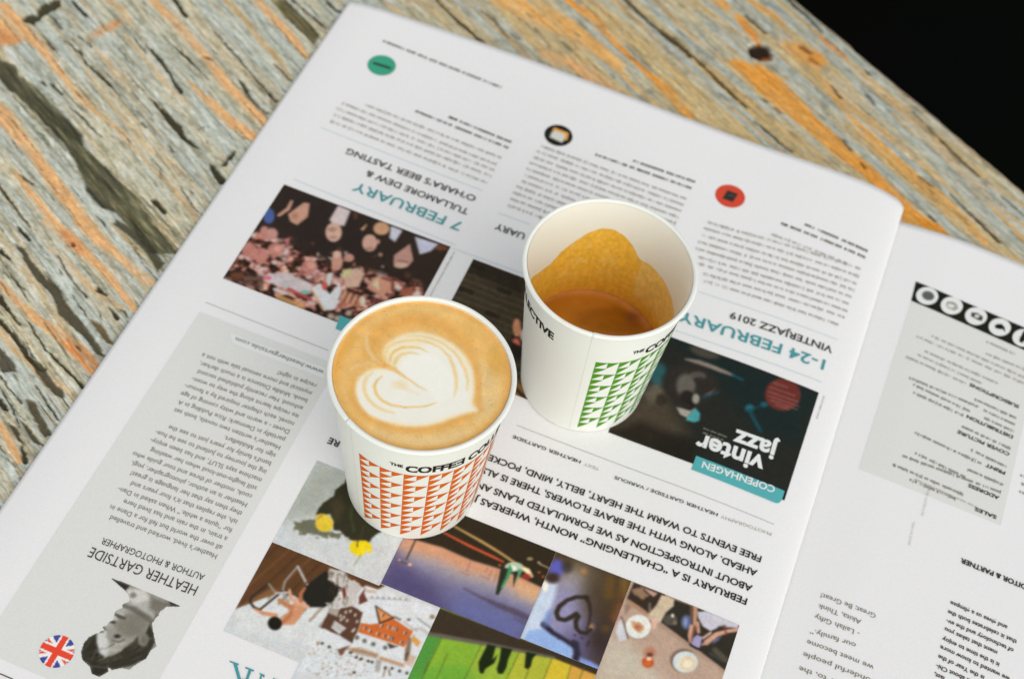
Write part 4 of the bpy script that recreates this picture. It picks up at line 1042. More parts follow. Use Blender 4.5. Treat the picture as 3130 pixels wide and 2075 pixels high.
# ---- coffee left in the green cup
C3 = crop(1560, 580, 3.5636)
def stained_wall():
    n, m = 200, 720
    th = np.linspace(-180, 180, m+1)[:-1]; z = np.linspace(6.2, 92.0, n)
    TH, ZZ = np.meshgrid(th, z)
    T = np.array([-196, -170, -120, -90, -40, -10, 5.7, 24.4, 39.7, 53.2, 58.5, 64.2, 68, 71.6, 79.6, 89, 98, 107.8, 119, 128.3, 136.1, 149.5, 164, 190])
    H = np.array([61.6, 57, 50, 48, 53, 58, 60, 61.2, 62.4, 63.2, 62.6, 61.8, 64.6, 68.2, 72.3, 75, 74.8, 71.8, 66.0, 63.0, 57.6, 57.0, 61.5, 57])
    edge = np.interp(TH, T, H); edge = sum(np.interp(TH+d, T, H) for d in (-3, -1.5, 0, 1.5, 3))/5
    edge = edge+.5*(fbm(TH/5, ZZ*0, 3, 2)-.5)
    d = edge-ZZ
    col = np.empty(TH.shape+(3,)); col[:] = (237, 235, 220)
    base = np.empty(TH.shape+(3,)); base[:] = (240, 186, 66)
    # thin, paler film where the coffee was tipped to drink
    film = sm((62.5-TH)/4-(62-ZZ)*0.0+.2)*sm((TH+20)/25)*sm(((ZZ-33)-(62-TH)*.10)/9+.2)
    lowmix = sm((44-ZZ)/16)
    mot = fbm(TH/7, ZZ/4, 7, 4); mot2 = fbm(TH/2.5, ZZ/2, 17, 3)
    base = base*(1-.0*film[..., None])
    base = base*(1-film[..., None]*.75)+np.array((242, 206, 122))*film[..., None]*.75
    base = base*(1-lowmix[..., None]*.55)+np.array((224, 156, 40))*lowmix[..., None]*.55
    pale = sm((mot-.54)/.16)*sm((ZZ-36)/10)*.55
    base = base*(1-pale[..., None])+np.array((240, 200, 110))*pale[..., None]
    base *= (1+.16*(mot2-.5))[..., None]
    for th0, w0, lo in ((118, 1.2, 46), (101, .9, 52), (86, 1.4, 44), (73, .8, 50), (60, 1.5, 40), (46, 1.0, 44)):
        k2 = np.exp(-((TH-th0-1.5*np.sin(ZZ/6))/w0)**2)*sm((ZZ-33)/6)*sm((lo+14-ZZ)/14)*.12
        base = base*(1-k2[..., None])+np.array((206, 136, 24))*k2[..., None]
    rimline = np.exp(-((d-.5)/.45)**2)*.22
    base = base*(1-rimline[..., None])+np.array((204, 136, 26))*rimline[..., None]
    k = sm(d/(1.0+1.2*fbm(TH/9, ZZ*0, 51, 2))+.5)
    col = col*(1-k[..., None])+base*k[..., None]
    r = r_in(ZZ)/1000; X = r*np.cos(np.radians(TH)); Y = r*np.sin(np.radians(TH))
    mask = d > 0
    c = lin(np.clip(col, 0, 255))
    link('coffee_stain', grid_mesh('coffee_stain', X, Y, ZZ/1000, c, wrap=True, mask=mask), M_CREMA, cup_g)
    link('inner_wall', grid_mesh('inner_wall', X, Y, ZZ/1000, c, wrap=True, mask=~mask, need=3), M_STAINED, cup_g)
stained_wall()

def polar(z, rmax, nr, nt):
    rr = np.linspace(.02, rmax, nr); th = np.linspace(0, 2*math.pi, nt+1)[:-1]
    R_, T_ = np.meshgrid(rr, th, indexing='ij')
    U, V = R_*np.cos(T_), R_*np.sin(T_)
    return R_, T_, U, V

def espresso():
    z0 = 31.0; rmax = r_in(z0)+.1
    R_, T_, U, V = polar(z0, rmax, 90, 240)
    f = lambda p: tuple(np.array((on_plane(*p, z0)[0]-GREEN_C[0], on_plane(*p, z0)[1]-GREEN_C[1]))*1000)
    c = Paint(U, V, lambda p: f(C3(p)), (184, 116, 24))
    c.ell((1150, 1420), 420, 140, (152, 90, 12), 6, .7); c.line([(380, 1185), (560, 1120), (760, 1105), (1000, 1130), (1200, 1210), (1360, 1330), (1500, 1480)], 4.2, (208, 140, 76), 2.4, .95)  # paler back crescent: the wall's reflected sheen, painted into the coffee colour
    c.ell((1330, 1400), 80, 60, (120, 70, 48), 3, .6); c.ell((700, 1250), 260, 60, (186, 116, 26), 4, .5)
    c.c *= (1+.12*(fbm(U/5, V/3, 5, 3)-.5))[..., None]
    edge = sm((R_-(rmax-1.2))/1.0)
    c.c = c.c*(1-.06*edge[..., None])
    Z = z0+.25*sm((R_-(rmax-1.0))/1.0)
    ring = lambda r, z: (np.full((1, U.shape[1]), r)*np.cos(T_[:1]), np.full((1, U.shape[1]), r)*np.sin(T_[:1]), np.full((1, U.shape[1]), z))
    a, b = ring(r_in(8)-.2, 8.0), ring(.02, 8.0)
    U2 = np.concatenate([U, a[0], b[0]]); V2 = np.concatenate([V, a[1], b[1]]); Z2 = np.concatenate([Z, a[2], b[2]])
    cc = np.concatenate([c.c, c.c[-1:], c.c[-1:]])
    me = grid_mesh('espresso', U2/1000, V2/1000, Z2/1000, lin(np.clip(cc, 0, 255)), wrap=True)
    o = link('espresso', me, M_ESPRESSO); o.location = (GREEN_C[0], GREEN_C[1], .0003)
    tag(o, 'shallow dark espresso left at the bottom of the green printed cup', 'coffee')
espresso()

# ---- milky coffee with poured heart
C2 = crop(960, 880, 3.5636)
HEART_OUT = [(1775,1342),(1735,1290),(1722,1240),(1738,1160),(1745,1060),(1738,950),(1712,860),(1680,780),(1600,690),(1520,620),(1420,560),(1300,512),(1150,482),(1010,496),(890,545),(800,610),(755,690),(752,745),(775,790),(830,840),(900,890),(860,905),(800,893),(720,880),(640,888),(560,925),(500,975),(462,1045),(452,1130),(478,1240),(540,1330),(630,1400),(760,1455),(900,1497),(1060,1515),(1250,1502),(1400,1462),(1540,1398),(1640,1356)]
def latte():
    z0 = 91.2; rmax = r_in(z0)+.1
    R_, T_, U, V = polar(z0, rmax, 170, 480)
    cx, cy = ORANGE_C
    f = lambda p: tuple(np.array((on_plane(*p, z0)[0]-cx, on_plane(*p, z0)[1]-cy))*1000)
    wu = U+.7*(fbm(U/6, V/6, 3, 3)-.5); wv = V+.7*(fbm(U/6+40, V/6, 9, 3)-.5)
    c = Paint(wu, wv, lambda p: f(C2(p)), (235, 186, 108))
    cream = (229, 196, 138); amber = (224, 160, 72); pale = (232, 204, 152)
    # crema: broad pale and amber currents
    c.line([(1850, 850), (1900, 1000), (1930, 1150), (1900, 1300), (1800, 1420)], [4, 7, 8, 8, 5], (228, 194, 132), 3.5, .9)
    c.line([(560, 1530), (800, 1620), (1100, 1680), (1400, 1650), (1700, 1560)], [4, 5, 6, 6, 4], (230, 198, 140), 3, .8)
    c.line([(560, 330), (900, 230), (1250, 230), (1550, 320)], [3, 4, 4, 3], (232, 192, 120), 2.5, .7)
    c.line([(300, 1120), (330, 1250), (420, 1400), (560, 1500)], [3, 3.5, 3.5, 3], (232, 188, 112), 2, .8)
    c.line([(1650, 420), (1850, 560), (2030, 760), (2080, 930)], [3, 3.5, 4, 4], (224, 176, 96), 2.5, .8)
    c.ell((1980, 800), 90, 130, (216, 164, 74), 4, .7)
    c.line([(610, 720), (640, 600), (720, 480), (880, 390), (1080, 345), (1300, 370), (1500, 460), (1680, 620)], [5, 6, 6.5, 6.5, 6.5, 6, 5.5, 4.5], amber, 3.4, .6)
    c.line([(200, 960), (260, 800), (330, 660), (440, 540)], [3, 4, 4, 3], (226, 168, 78), 2.2, .8)
    c.line([(430, 1010), (410, 1110), (430, 1230), (490, 1330), (600, 1430), (780, 1500), (980, 1545), (1150, 1555), (1330, 1530), (1520, 1460), (1700, 1390), (1800, 1340)], [2.0, 2.4, 2.8, 3.0, 3.0, 3.0, 3.2, 3.2, 3.2, 3.2, 3.0, 2], (224, 164, 80), 2.2, .62)
    c.line([(1690, 700), (1770, 850), (1800, 1000), (1795, 1150), (1775, 1260), (1790, 1330)], [2.0, 2.6, 2.8, 2.8, 2.8, 1.6], (224, 164, 80), 2.2, .62)
    c.line([(700, 820), (800, 870), (880, 930)], [3, 3, 2], (222, 158, 70), 1.2, .8)
    c.line([(575, 510), (568, 590), (590, 680), (650, 770), (740, 840)], [.8, 1.5, 1.7, 1.6, .9], (236, 205, 150), .8, .8)
    c.line([(390, 900), (480, 845), (590, 822), (680, 835)], [.8, 1.2, 1.2, .8], (236, 205, 150), .8, .7)
    c.line([(1870, 900), (1840, 1050), (1850, 1200), (1900, 1290)], [.6, 1.2, 1.2, .6], (234, 206, 150), .8, .6)
    ed = sm((R_-33.5)/4)*.55*(.6+.8*(fbm(U/9+7, V/9, 29, 2)-.2))
    c.c = c.c*(1-ed[..., None])+np.array((222, 158, 70))*ed[..., None]
    # the heart
    W = (239, 236, 222)
    c.poly(HEART_OUT, (242, 229, 196), soft=1.5)
    c.poly([(900,890),(1000,700),(1250,600),(1450,640),(1600,780),(1690,950),(1705,1150),(1690,1290),(1760,1335),(1500,1395),(1250,1475),(1000,1480),(760,1420),(580,1320),(500,1180),(500,1050),(600,940),(760,905)], W, soft=2.2)
    c.poly([(470, 1130), (500, 1010), (600, 920), (720, 895), (620, 940), (540, 1020), (520, 1130), (560, 1240), (680, 1360), (850, 1430), (1000, 1470), (780, 1440), (600, 1370), (500, 1250)], W, soft=.8)
    am = (238, 204, 136)
    c.line([(785, 800), (772, 730), (800, 660), (870, 610), (980, 580), (1120, 572), (1260, 598), (1380, 660), (1470, 750), (1520, 860), (1548, 980), (1545, 1080), (1520, 1190)], [1.0, 1.3, 1.2, 1.3, 1.1, 1.1, 1.1, 1.1, 1.2, 1.4, 1.4, 1.2, .5], am, .9, .85)
    c.line([(1010, 530), (1140, 528), (1280, 552), (1400, 605), (1510, 690), (1590, 790), (1645, 900), (1670, 1010), (1660, 1120)], [.5, .8, 1.0, 1.2, 1.1, 1.2, 1.3, 1.1, .4], am, .9, .85)
    c.line([(830, 800), (836, 740), (880, 690), (960, 655), (1060, 648), (1150, 662), (1230, 700)], [1.2, 1.4, 1.3, 1.2, 1.1, .9, .4], (234, 196, 120), .7, .9)
    c.line([(880, 830), (900, 770), (960, 725), (1050, 710), (1140, 730)], [1.4, 1.4, 1.3, 1.1, .5], (236, 202, 134), .8, .85)
    c.line([(640, 925), (575, 975), (548, 1050), (552, 1130), (590, 1210), (670, 1290), (770, 1340), (880, 1370)], [.6, 1.2, 1.5, 1.5, 1.4, 1.3, 1.1, .5], am, .9, .85)
    c.line([(740, 960), (680, 1010), (655, 1080), (680, 1160), (750, 1235), (850, 1285), (980, 1305), (1120, 1300), (1250, 1280), (1370, 1240)], [.5, 1.0, 1.3, 1.3, 1.2, 1.1, .9, .8, .7, .2], (234, 192, 112), .6, .85)
    c.ell((935, 1060), 80, 45, (236, 210, 158), 2.4, .6); c.line([(930, 1050), (1000, 1110), (1130, 1150)], [1.4, 1.2, .6], (238, 214, 164), 1.4, .5)
    c.line([(800, 870), (880, 895), (950, 940), (1030, 995), (1120, 1060), (1230, 1115)], [1.4, 2.2, 1.6, .9, .6, .2], (232, 188, 108), .9, .9)
    c.poly([(925, 890), (950, 815), (1030, 765), (1150, 735), (1300, 745), (1420, 820), (1490, 930), (1512, 1080), (1500, 1200), (1350, 1260), (1250, 1130), (1100, 1010), (1000, 945)], (242, 240, 228), soft=1.6)
    c.c = (c.c+np.roll(c.c, 1, 1)+np.roll(c.c, -1, 1)+np.roll(c.c, 2, 1)+np.roll(c.c, -2, 1))/5
    c.U, c.V = U, V
    n = fbm(U/.5, V/.5, 9, 2); n2 = fbm(U/4, V/4, 19, 3)
    lum = sm((c.c[..., 2]-120)/90)
    c.c *= (1+(.07*(n-.5)+.10*(n2-.5))*(1-.8*lum))[..., None]
    R = random.Random(2)
    for k in range(130):
        a = R.uniform(0, 6.28); r = math.sqrt(R.random())*36
        u, v = r*math.cos(a), r*math.sin(a); m = np.hypot(U-u, V-v) < R.uniform(.1, .26)
        if m.any() and c.c[m][0, 2] < 150: c.c[m] = c.c[m]*.55+np.array((150, 96, 40))*.45
    c.f = lambda p: f(C2(p))
    mk = Paint(U, V, c.f, (0, 0, 0)); mk.poly(HEART_OUT, (255, 0, 0), soft=.01); mask = mk.c[..., 0] > 127
    Z = z0+.25*sm((R_-(rmax-1.2))/1.2)-.0*R_
    col = lin(np.clip(c.c, 0, 255))
    rr = np.full((1, U.shape[1]), 1.0)
    add = lambda r: (np.cos(T_[:1])*r, np.sin(T_[:1])*r)
    a, b = add(r_in(80)-.2), add(.02)
    U2 = np.concatenate([U, a[0], b[0]]); V2 = np.concatenate([V, a[1], b[1]]); Z2 = np.concatenate([Z, rr*80, rr*80])
    col2 = np.concatenate([col, col[-1:], col[-1:]]); mask2 = np.concatenate([mask, mask[:1]*False, mask[:1]*False])
    root = link('latte', grid_mesh('latte', U2/1000, V2/1000, Z2/1000, col2, wrap=True, mask=~mask2, need=3), M_COFFEE)
    root.location = (cx, cy, .0003)
    tag(root, 'caramel coloured milk coffee with poured heart, filling the orange printed cup', 'coffee')
    h = link('milk_heart', grid_mesh('milk_heart', U2/1000, V2/1000, Z2/1000, col2, wrap=True, mask=mask2), M_COFFEE, root)
    h['label'] = 'white poured milk heart'
latte()


build_glyphs()
for t in TEXTS:
    t.finish()
for fn in AFTER_GLYPHS:
    fn()

# ------------------------------------------------------------------ table
GA = math.radians(-43.0)
GS = np.array([math.cos(GA), math.sin(GA)]); GT = np.array([-GS[1], GS[0]])
def xy2st(X, Y): return (X*GS[0]+Y*GS[1])*1000, (X*GT[0]+Y*GT[1])*1000
def st2xy(s, t): return (s*GS[0]+t*GT[0])/1000, (s*GS[1]+t*GT[1])/1000
T_EDGE = 627.5
def tabletop():
    s = np.concatenate([np.arange(-1000, -700, 6), np.linspace(-700, -170, 470), np.arange(-166, 320, 6)])
    t = np.concatenate([np.arange(-420, 20, 5), np.linspace(20, T_EDGE-4, 1010)])
    S_, T_ = np.meshgrid(s, t)
    ws = S_+2.4*(fbm(S_/4, T_/1.5, 23, 2)-.5)
    wt = T_+1.6*(fbm(S_/30, T_/8, 3, 3)-.5)+1.5*(fbm(S_/4.5, T_/2.2, 13, 3)-.5)+.7*(noise(S_/1.6, T_/1.2, 14)-.5)
    f = lambda p: xy2st(*on_plane(p[0], p[1], TABLE_Z))
    # ---- weathered grey ground, streaked along the grain
    gw = T_+9*(fbm(S_/220, T_/60, 41, 3)-.5)                      # the grain wanders
    streak = fbm(S_/55, gw/1.3, 5, 4); fine = fbm(S_/12, gw/.55, 6, 3); wide = fbm(S_/160, gw/9, 7, 3); spot = fbm(S_/9, gw/4, 8, 3)
    right = sm((T_-330)/170)
    c = Paint(ws, wt, f, (182, 187, 174))
    g = c.c
    tan_ = np.array((206, 186, 142.)); blue = np.array((146, 154, 150.)); ochre = np.array((208, 172, 108.))
    def mixin(k, col):
        k = np.clip(k, 0, 1)[..., None]; c.c = c.c*(1-k)+col*k
    mixin(sm((wide-.5)/.16)*(.50+.25*right), tan_)
    mixin(sm((streak-.55)/.13)*(.32+.20*right), blue)
    mixin(sm((fbm(S_/90, gw/2.6, 27, 3)-.56)/.10)*(.30+.4*right), np.array((204, 160, 100.)))
    mixin(sm((spot-.60)/.12)*.45*right, np.array((116, 120, 110.)))
    mixin(sm((fbm(S_/120, gw/5, 57, 3)-.50)/.14)*.7*right, ochre)
    mixin(sm((.43-streak)/.10)*.6*(1-right), np.array((204, 211, 202.)))
    flake = fbm(S_/7, gw/1.6, 61, 3)+.25*(fbm(S_/40, gw/6, 63, 2)-.5)
    mixin(sm((flake-.62)/.06)*.45*(1-.5*right), np.array((122, 122, 104.)))
    mixin(sm((.36-flake)/.05)*.5*(1-.4*right), np.array((216, 218, 208.)))
    hair = fbm(S_/26, gw/.62, 66, 2)
    mixin(sm((hair-.68)/.05)*.42*(1-.35*right), np.array((108, 102, 78.)))
    c.c *= (1+.30*(fine-.5)+.20*(streak-.5))[..., None]
    c.c *= (1-.05*right)[..., None]
    H = Paint(ws, wt, f, (0, 0, 0))
    OR = (220, 170, 116); ORL = (214, 172, 118); ORS = (216, 148, 62); RED = (208, 146, 92)
    K = .078
    lay = Paint(ws, wt, f, OR); amt = Paint(ws, wt, f, (0, 0, 0))
    def orange(fc, pts, w, col=OR, al=.85, soft=1.3):
        w = [x*K for x in w] if not np.isscalar(w) else w*K
        q = [fc(p) for p in pts]
        lay.line(q, w if np.isscalar(w) else [x*1.3 for x in w], col, soft, 1)
        amt.line(q, w, (255*al, 0, 0), soft*1.2, 1)
    A, B, Cc, D = R_1, R_4, R_2, R_3
    orange(A, [(-60,190),(40,190),(110,210)], [330,300,120], RED, 1.25, 4); orange(A, [(0,60),(100,170),(280,300),(400,480),(520,640),(700,800),(1000,1000)], [150,140,80,46,40,26,16])
    orange(A, [(980,-20),(1150,140),(1340,360),(1500,570),(1730,800)], [60,84,60,76,76], OR, .95); orange(A, [(1250,540),(1390,680),(1520,790),(1660,900)], [20,60,80,80], OR, .95)
    orange(A, [(1690,20),(1880,200),(2010,370)], [50,62,56]); orange(A, [(-20,700),(60,800),(110,880),(200,980),(340,1180),(480,1350),(660,1570)], [110,120,100,70,80,84,80], OR, .9)
    orange(A, [(100,1130),(250,1320),(420,1560)], [20,46,50]); orange(A, [(620,230),(690,190),(780,150)], [60,90,60], RED, .8, 2.5); orange(A, [(640,330),(720,420),(900,600)], [40,46,16], ORL, .7, 2)
    orange(A, [(1480,0),(1640,170),(1790,340),(1900,500)], [40,50,46,40], (188,152,96), .7, 2); orange(A, [(300,420),(560,640),(820,920),(1080,1180),(1300,1420)], [10,20,24,22,14], ORL, .6, 1.2)
    orange(A, [(820,230),(950,380),(1100,560),(1240,700)], [20,30,24,10], ORL, .6, 1.6); orange(A, [(560,480),(760,720),(980,960),(1180,1150)], [14,26,24,12], (186,160,112), .7, 1.6)
    orange(A, [(700,0),(800,60),(860,140)], [50,60,30], ORL, .6, 2)
    orange(B, [(310,-10),(440,90),(560,200),(700,330),(890,570)], [60,80,60,50,46]); orange(B, [(410,80),(480,140),(540,190)], [60,100,50], RED, .85, 2.5)
    orange(B, [(520,-10),(700,160),(860,290),(985,400)], [70,70,60,56]); orange(B, [(-10,370),(130,530),(250,640),(380,720),(500,830),(640,985)], [40,46,60,80,100,84], OR, .9)
    orange(B, [(450,780),(540,860),(640,970)], [50,80,70], (204,126,66), .8, 2); orange(B, [(330,170),(560,400),(800,570)], [20,44,30], ORL, .6, 1.8); orange(B, [(0,700),(100,850),(280,1000),(500,1120)], [16,26,26,16], ORL, .7)
    orange(B, [(-10,1320),(60,1430),(130,1560)], [44,46,40]); orange(B, [(740,10),(850,120),(960,210),(1040,310)], [20,40,50,30], (186,158,104), .7, 1.6)
    orange(B, [(1000,40),(1240,-30)], 10, ORL, .4)
    orange(Cc, [(400,30),(600,150),(780,270)], [24,36,20], ORL, .7); orange(Cc, [(1160,-20),(1330,80),(1560,180),(1760,310),(1910,430)], [190,180,170,110,60], (222,168,98), 1.0, 4)
    orange(Cc, [(1560,-10),(1760,130),(1900,280),(2100,480),(2380,750)], [44,56,44,60,66], (220,142,48), .95, 1.6); orange(Cc, [(1420,350),(1600,420),(1760,520),(1920,620)], [50,110,100,60], (212,162,108), .8, 3)
    orange(Cc, [(1440,40),(1700,230),(1900,430),(2050,600)], [20,30,30,14], (214,160,86), .7, 1.6)
    orange(D, [(470,420),(600,480),(700,560),(850,700),(960,810),(1150,980),(1330,1120),(1560,1360),(1780,1500)], [90,200,270,190,160,140,110,130,70], ORS, 1.1, 2.6)
    orange(D, [(0,560),(190,770)], [50,40], (222,150,62)); orange(D, [(490,110),(560,200),(620,275)], [50,80,60], (216,140,56), .95, 2); orange(D, [(350,-10),(420,50)], 50, (214,146,66))
    orange(D, [(820,290),(900,340),(980,390),(1010,440)], [90,150,170,80], (212,142,56), 1.1, 3); orange(D, [(540,-10),(700,90),(800,170)], [60,46,20], (208,150,76), .8)
    orange(D, [(1030,250),(1110,310),(1180,370)], [30,60,46], (204,116,54), .85, 2); orange(D, [(980,470),(1150,680),(1370,900),(1560,1080),(1800,1270),(2120,1590)], [30,46,60,60,60,50], (208,152,78), .85, 1.8)
    orange(D, [(1500,750),(1800,1000),(2380,1580)], [20,34,34], (206,160,96), .7, 1.6); orange(D, [(1200,800),(1450,1040),(1700,1240),(1900,1430)], [16,26,30,20], (200,140,60), .8, 1.4)
    orange(D, [(700,180),(1000,470),(1300,760),(1500,940)], [16,26,22,14], (206,156,84), .7, 1.4); orange(D, [(1580,1440),(1760,1490),(1880,1568)], [50,80,50], (206,134,44), .9, 2)
    orange(D, [(1000,200),(1280,480),(1560,740),(1900,1060),(2250,1400)], [12,20,20,20,18], (204,170,120), .7, 1.4)
    # the orange heartwood shows through where the grey skin has gone: broken up along the grain
    ks = amt.c[..., 0]/255.0
    brk = fbm(S_/34, gw/1.1, 71, 3); spk = fbm(S_/4, gw/1.3, 72, 3)
    ks = np.clip(ks*.98*(.55+.9*sm((brk-.28)/.3))-.25*sm((spk-.58)/.1)*(1-.3*ks), 0, 1)
    oc_ = lay.c*(1+.30*(fine-.5)+.20*(spk-.5))[..., None]
    c.c = c.c*(1-ks[..., None])+oc_*ks[..., None]
    # ---- cracks and rot
    DK = (60, 55, 38); DG = (76, 74, 54)
    def crack(fc, pts, w, col=DK, al=.95, soft=.32, depth=1.0):
        w = [x*K for x in w] if not np.isscalar(w) else w*K
        q = [fc(p) for p in pts]
        c.line(q, w, col, soft, al); H.line(q, w, (255*depth, 0, 0), soft*1.6, 1)
    def patch(fc, pts, col=DK, al=.93, soft=.5, depth=.8):
        q = [fc(p) for p in pts]; c.poly(q, col, soft, al); H.poly(q, (255*depth, 0, 0), soft*2, 1)
    BIGROT = [[(-40,340),(0,390),(110,420),(120,480),(230,560),(300,640),(430,760),(540,870),(550,960),(720,1110),(880,1280),(1010,1470),(1180,1660),(990,1660),(760,1390),(670,1360),(570,1240),(560,1180),(420,950),(220,720),(50,575),(-40,455)], [(1760,-10),(1880,-10),(1980,100),(2100,230),(2060,290),(1950,180),(1830,70)]]
    patch(A, [(-40,340),(0,390),(110,420),(120,480),(230,560),(300,640),(430,760),(540,870),(550,960),(720,1110),(880,1280),(1010,1470),(1180,1660),(990,1660),(760,1390),(670,1360),(570,1240),(560,1180),(420,950),(220,720),(50,575),(-40,455)], DG, .9, .9)
    RT_ = random.Random(5)
    for k in range(46):
        u = RT_.uniform(0, 1); o = RT_.uniform(-70, 90); L = RT_.uniform(120, 420); x0 = 20+u*950; y0 = 520+u*950
        crack(A, [(x0+o, y0-o*.6), (x0+o+L*.5+RT_.uniform(-14, 14), y0-o*.6+L*.52), (x0+o+L, y0-o*.6+L*1.06)], [1, RT_.uniform(4, 14), 2], [(48, 46, 30), (120, 116, 84), (66, 74, 46), (104, 92, 62)][k % 4], .6, .6, .6)
    patch(B, [(760,-30),(900,60),(1010,180),(1080,260),(1040,320),(960,200),(860,90),(740,0)], (60,58,40), .8, .8)
    for pts, w in [([(395,238),(520,340),(560,420),(720,550),(790,620)],[8,16,14,20,8]),([(960,290),(1060,400),(1120,500),(1190,600)],[8,34,16,34]),([(985,640),(1080,740),(1160,830),(1200,900),(1295,968)],[14,36,60,44,16]),
        ([(1120,285),(1200,350),(1290,440),(1375,522)],[6,26,10,6]),([(1395,195),(1560,360),(1700,540),(1815,665)],[8,14,12,14]),([(1575,525),(1650,640),(1755,745)],[22,14,20]),([(450,690),(540,770),(665,905)],[4,14,8]),
        ([(335,545),(405,615)],[16,24]),([(320,90),(405,185)],[10,12]),([(460,0),(565,105)],[16,30]),([(1140,-10),(1220,105)],[30,34]),([(1915,-10),(2145,185)],[18,20]),([(2135,-10),(2225,75)],[14,20]),([(1380,1085),(1455,1190)],[30,56]),
        ([(1545,985),(1465,1080)],[26,34]),([(1010,1315),(1085,1395)],[50,30]),([(1185,1225),(1295,1375)],[4,10]),([(-10,1215),(80,1330),(195,1485)],[20,12,10]),([(120,1500),(195,1575)],[16,26]),([(130,1150),(215,1205)],[8,20]),
        ([(1365,285),(1425,355)],[6,10]),([(515,235),(600,310)],[10,6]),([(855,515),(945,595)],[4,7]),([(915,800),(965,835)],[10,6]),([(1110,955),(1140,992)],[12,8]),([(270,530),(300,560)],[14,10]),([(1300,850),(1380,820)],[4,4]),
        ([(880,250),(960,340)],[3,5]),([(620,100),(700,200)],[3,5]),([(760,830),(860,950)],[3,4]),([(1780,120),(1900,260),(2010,380)],[3,6,4])]:
        crack(A, pts, w)
    patch(A, [(150,130),(180,90),(240,100),(240,60),(290,20),(400,-10),(400,40),(300,90),(220,160),(160,140)], (60,56,38))
    patch(A, [(1760,-10),(1880,-10),(1980,100),(2100,230),(2060,290),(1950,180),(1830,70)], (84,76,46), .85, .9, .5)
    crack(A, [(1800,415),(1905,525)], [12,18], (104,84,44), .9); crack(A, [(1345,370),(1390,395)], [20,14], (70,56,40), .8)
    patch(B, [(90,130),(160,170),(200,240),(270,330),(380,430),(450,540),(540,640),(640,790),(700,880),(640,860),(560,750),(480,680),(380,590),(350,470),(250,380),(180,280)], (76,70,52), .9)
    patch(B, [(200,920),(280,940),(340,1030),(400,1080),(440,1150),(370,1130),(280,1040)], (84,76,58)); patch(B, [(-20,780),(60,880),(110,970),(20,970),(-20,930)], (84,78,64))
    patch(B, [(160,1155),(230,1170),(290,1290),(340,1390),(290,1400),(220,1270)], (82,74,56)); patch(B, [(130,1285),(200,1340),(290,1470),(230,1440)], (78,70,54)); patch(B, [(50,1305),(120,1350),(160,1470),(100,1400)], (74,66,50)); patch(B, [(590,625),(680,670),(750,800),(700,780)], (104,86,54), .9)
    for pts, w in [([(640,435),(695,470)],[34,16]),([(715,555),(775,625)],[10,18]),([(-10,170),(55,235)],[26,20]),([(-10,480),(60,570),(135,665)],[46,20,6]),([(-10,640),(80,720),(130,800),(180,880),(280,960)],[30,26,34,34,40]),
        ([(185,645),(300,830),(400,930),(545,1075)],[8,12,16,22]),([(140,1465),(165,1560)],[16,36]),([(-10,1160),(45,1225)],[44,30]),([(-10,990),(135,1175)],[6,10]),([(225,1055),(385,1285)],[6,12]),([(115,25),(195,105)],[16,20]),
        ([(365,215),(460,370),(565,495)],[5,9,8]),([(25,315),(165,435)],[5,8]),([(330,1030),(450,1200)],[4,8]),([(-10,1060),(90,1210),(130,1340)],[6,9,6]),([(640,560),(680,640)],[5,5]),([(470,470),(560,600)],[5,8]),([(170,780),(210,880)],[6,8])]:
        crack(B, pts, w)
    for pts, w in [([(715,-10),(830,110),(950,220),(1060,310)],[22,30,32,20]),([(1955,-10),(2100,130),(2380,365)],[36,28,30])]: crack(Cc, pts, w, (74,64,40), .95, .6)
    crack(Cc, [(1000,65),(1100,130),(1195,255)], [10,24,10], (110,96,58), .8, .8); crack(Cc, [(0,20),(90,80)], [30,20])
    for x, y, r in [(1575,305,50),(1485,455,34),(1240,240,30),(1380,200,24),(1640,230,26),(1330,100,24),(1650,500,26),(1180,340,20),(1700,130,20),(1880,500,22)]:
        crack(Cc, [(x-r*.6, y-r*.5), (x+r*.6, y+r*.5)], [r*.7, r*.7], (96,98,86), .7, .9, .3)
    for pts, w in [([(-10,200),(200,370),(400,570),(545,705)],[30,26,34,14]),([(590,790),(760,930),(845,995)],[14,28,18]),([(810,-10),(950,120),(1035,205)],[40,26,22]),([(1630,730),(1830,930),(2065,1145)],[8,20,26]),([(535,95),(665,215)],[20,22]),
        ([(1890,1280),(2060,1450),(2200,1580)],[18,24,30]),([(1675,1155),(1765,1225)],[18,14]),([(2225,1285),(2370,1420)],[14,16]),([(1745,1415),(1775,1445)],[22,22]),([(1325,455),(1355,485)],[22,22]),([(1290,1065),(1320,1105)],[22,16]),
        ([(1060,250),(1180,350)],[4,8]),([(1490,540),(1600,640)],[6,10]),([(600,260),(760,400)],[3,3]),([(1100,560),(1160,640)],[20,16]),([(1330,620),(1380,680)],[20,18]),([(1180,920),(1230,980)],[20,16]),([(730,700),(770,740)],[18,14]),([(640,640),(680,670)],[14,14])]:
        crack(D, pts, w, (72,63,42), .92, .6)
    patch(D, [(548,330),(560,300),(620,285),(680,305),(708,350),(690,395),(630,395),(570,370)], (40,28,18), .97, .7, 2.0); c.poly([D(p) for p in [(640,370),(700,345),(708,385),(660,405),(620,400)]], (176,98,40), .7, .9); c.line([D(p) for p in [(545,300),(620,268),(700,300),(735,370),(700,420),(600,400),(545,350)]], .9, (190,178,158), .7, .85)
    crack(D, [(905,310),(960,345)], [50,50], (120,70,26), .8, 1.4, .3); crack(D, [(955,390),(1000,420)], [30,26], (130,76,28), .8, 1.2, .2)
    crack(B, [(475,138),(490,152)], [26,24], (96,54,30), .9, .6, .5); crack(B, [(505,815),(525,835)], [18,14], (96,56,30), .8, .6, .4)
    # ---- small checks along the grain, everywhere
    R = random.Random(17); c.f = H.f = lambda p: p
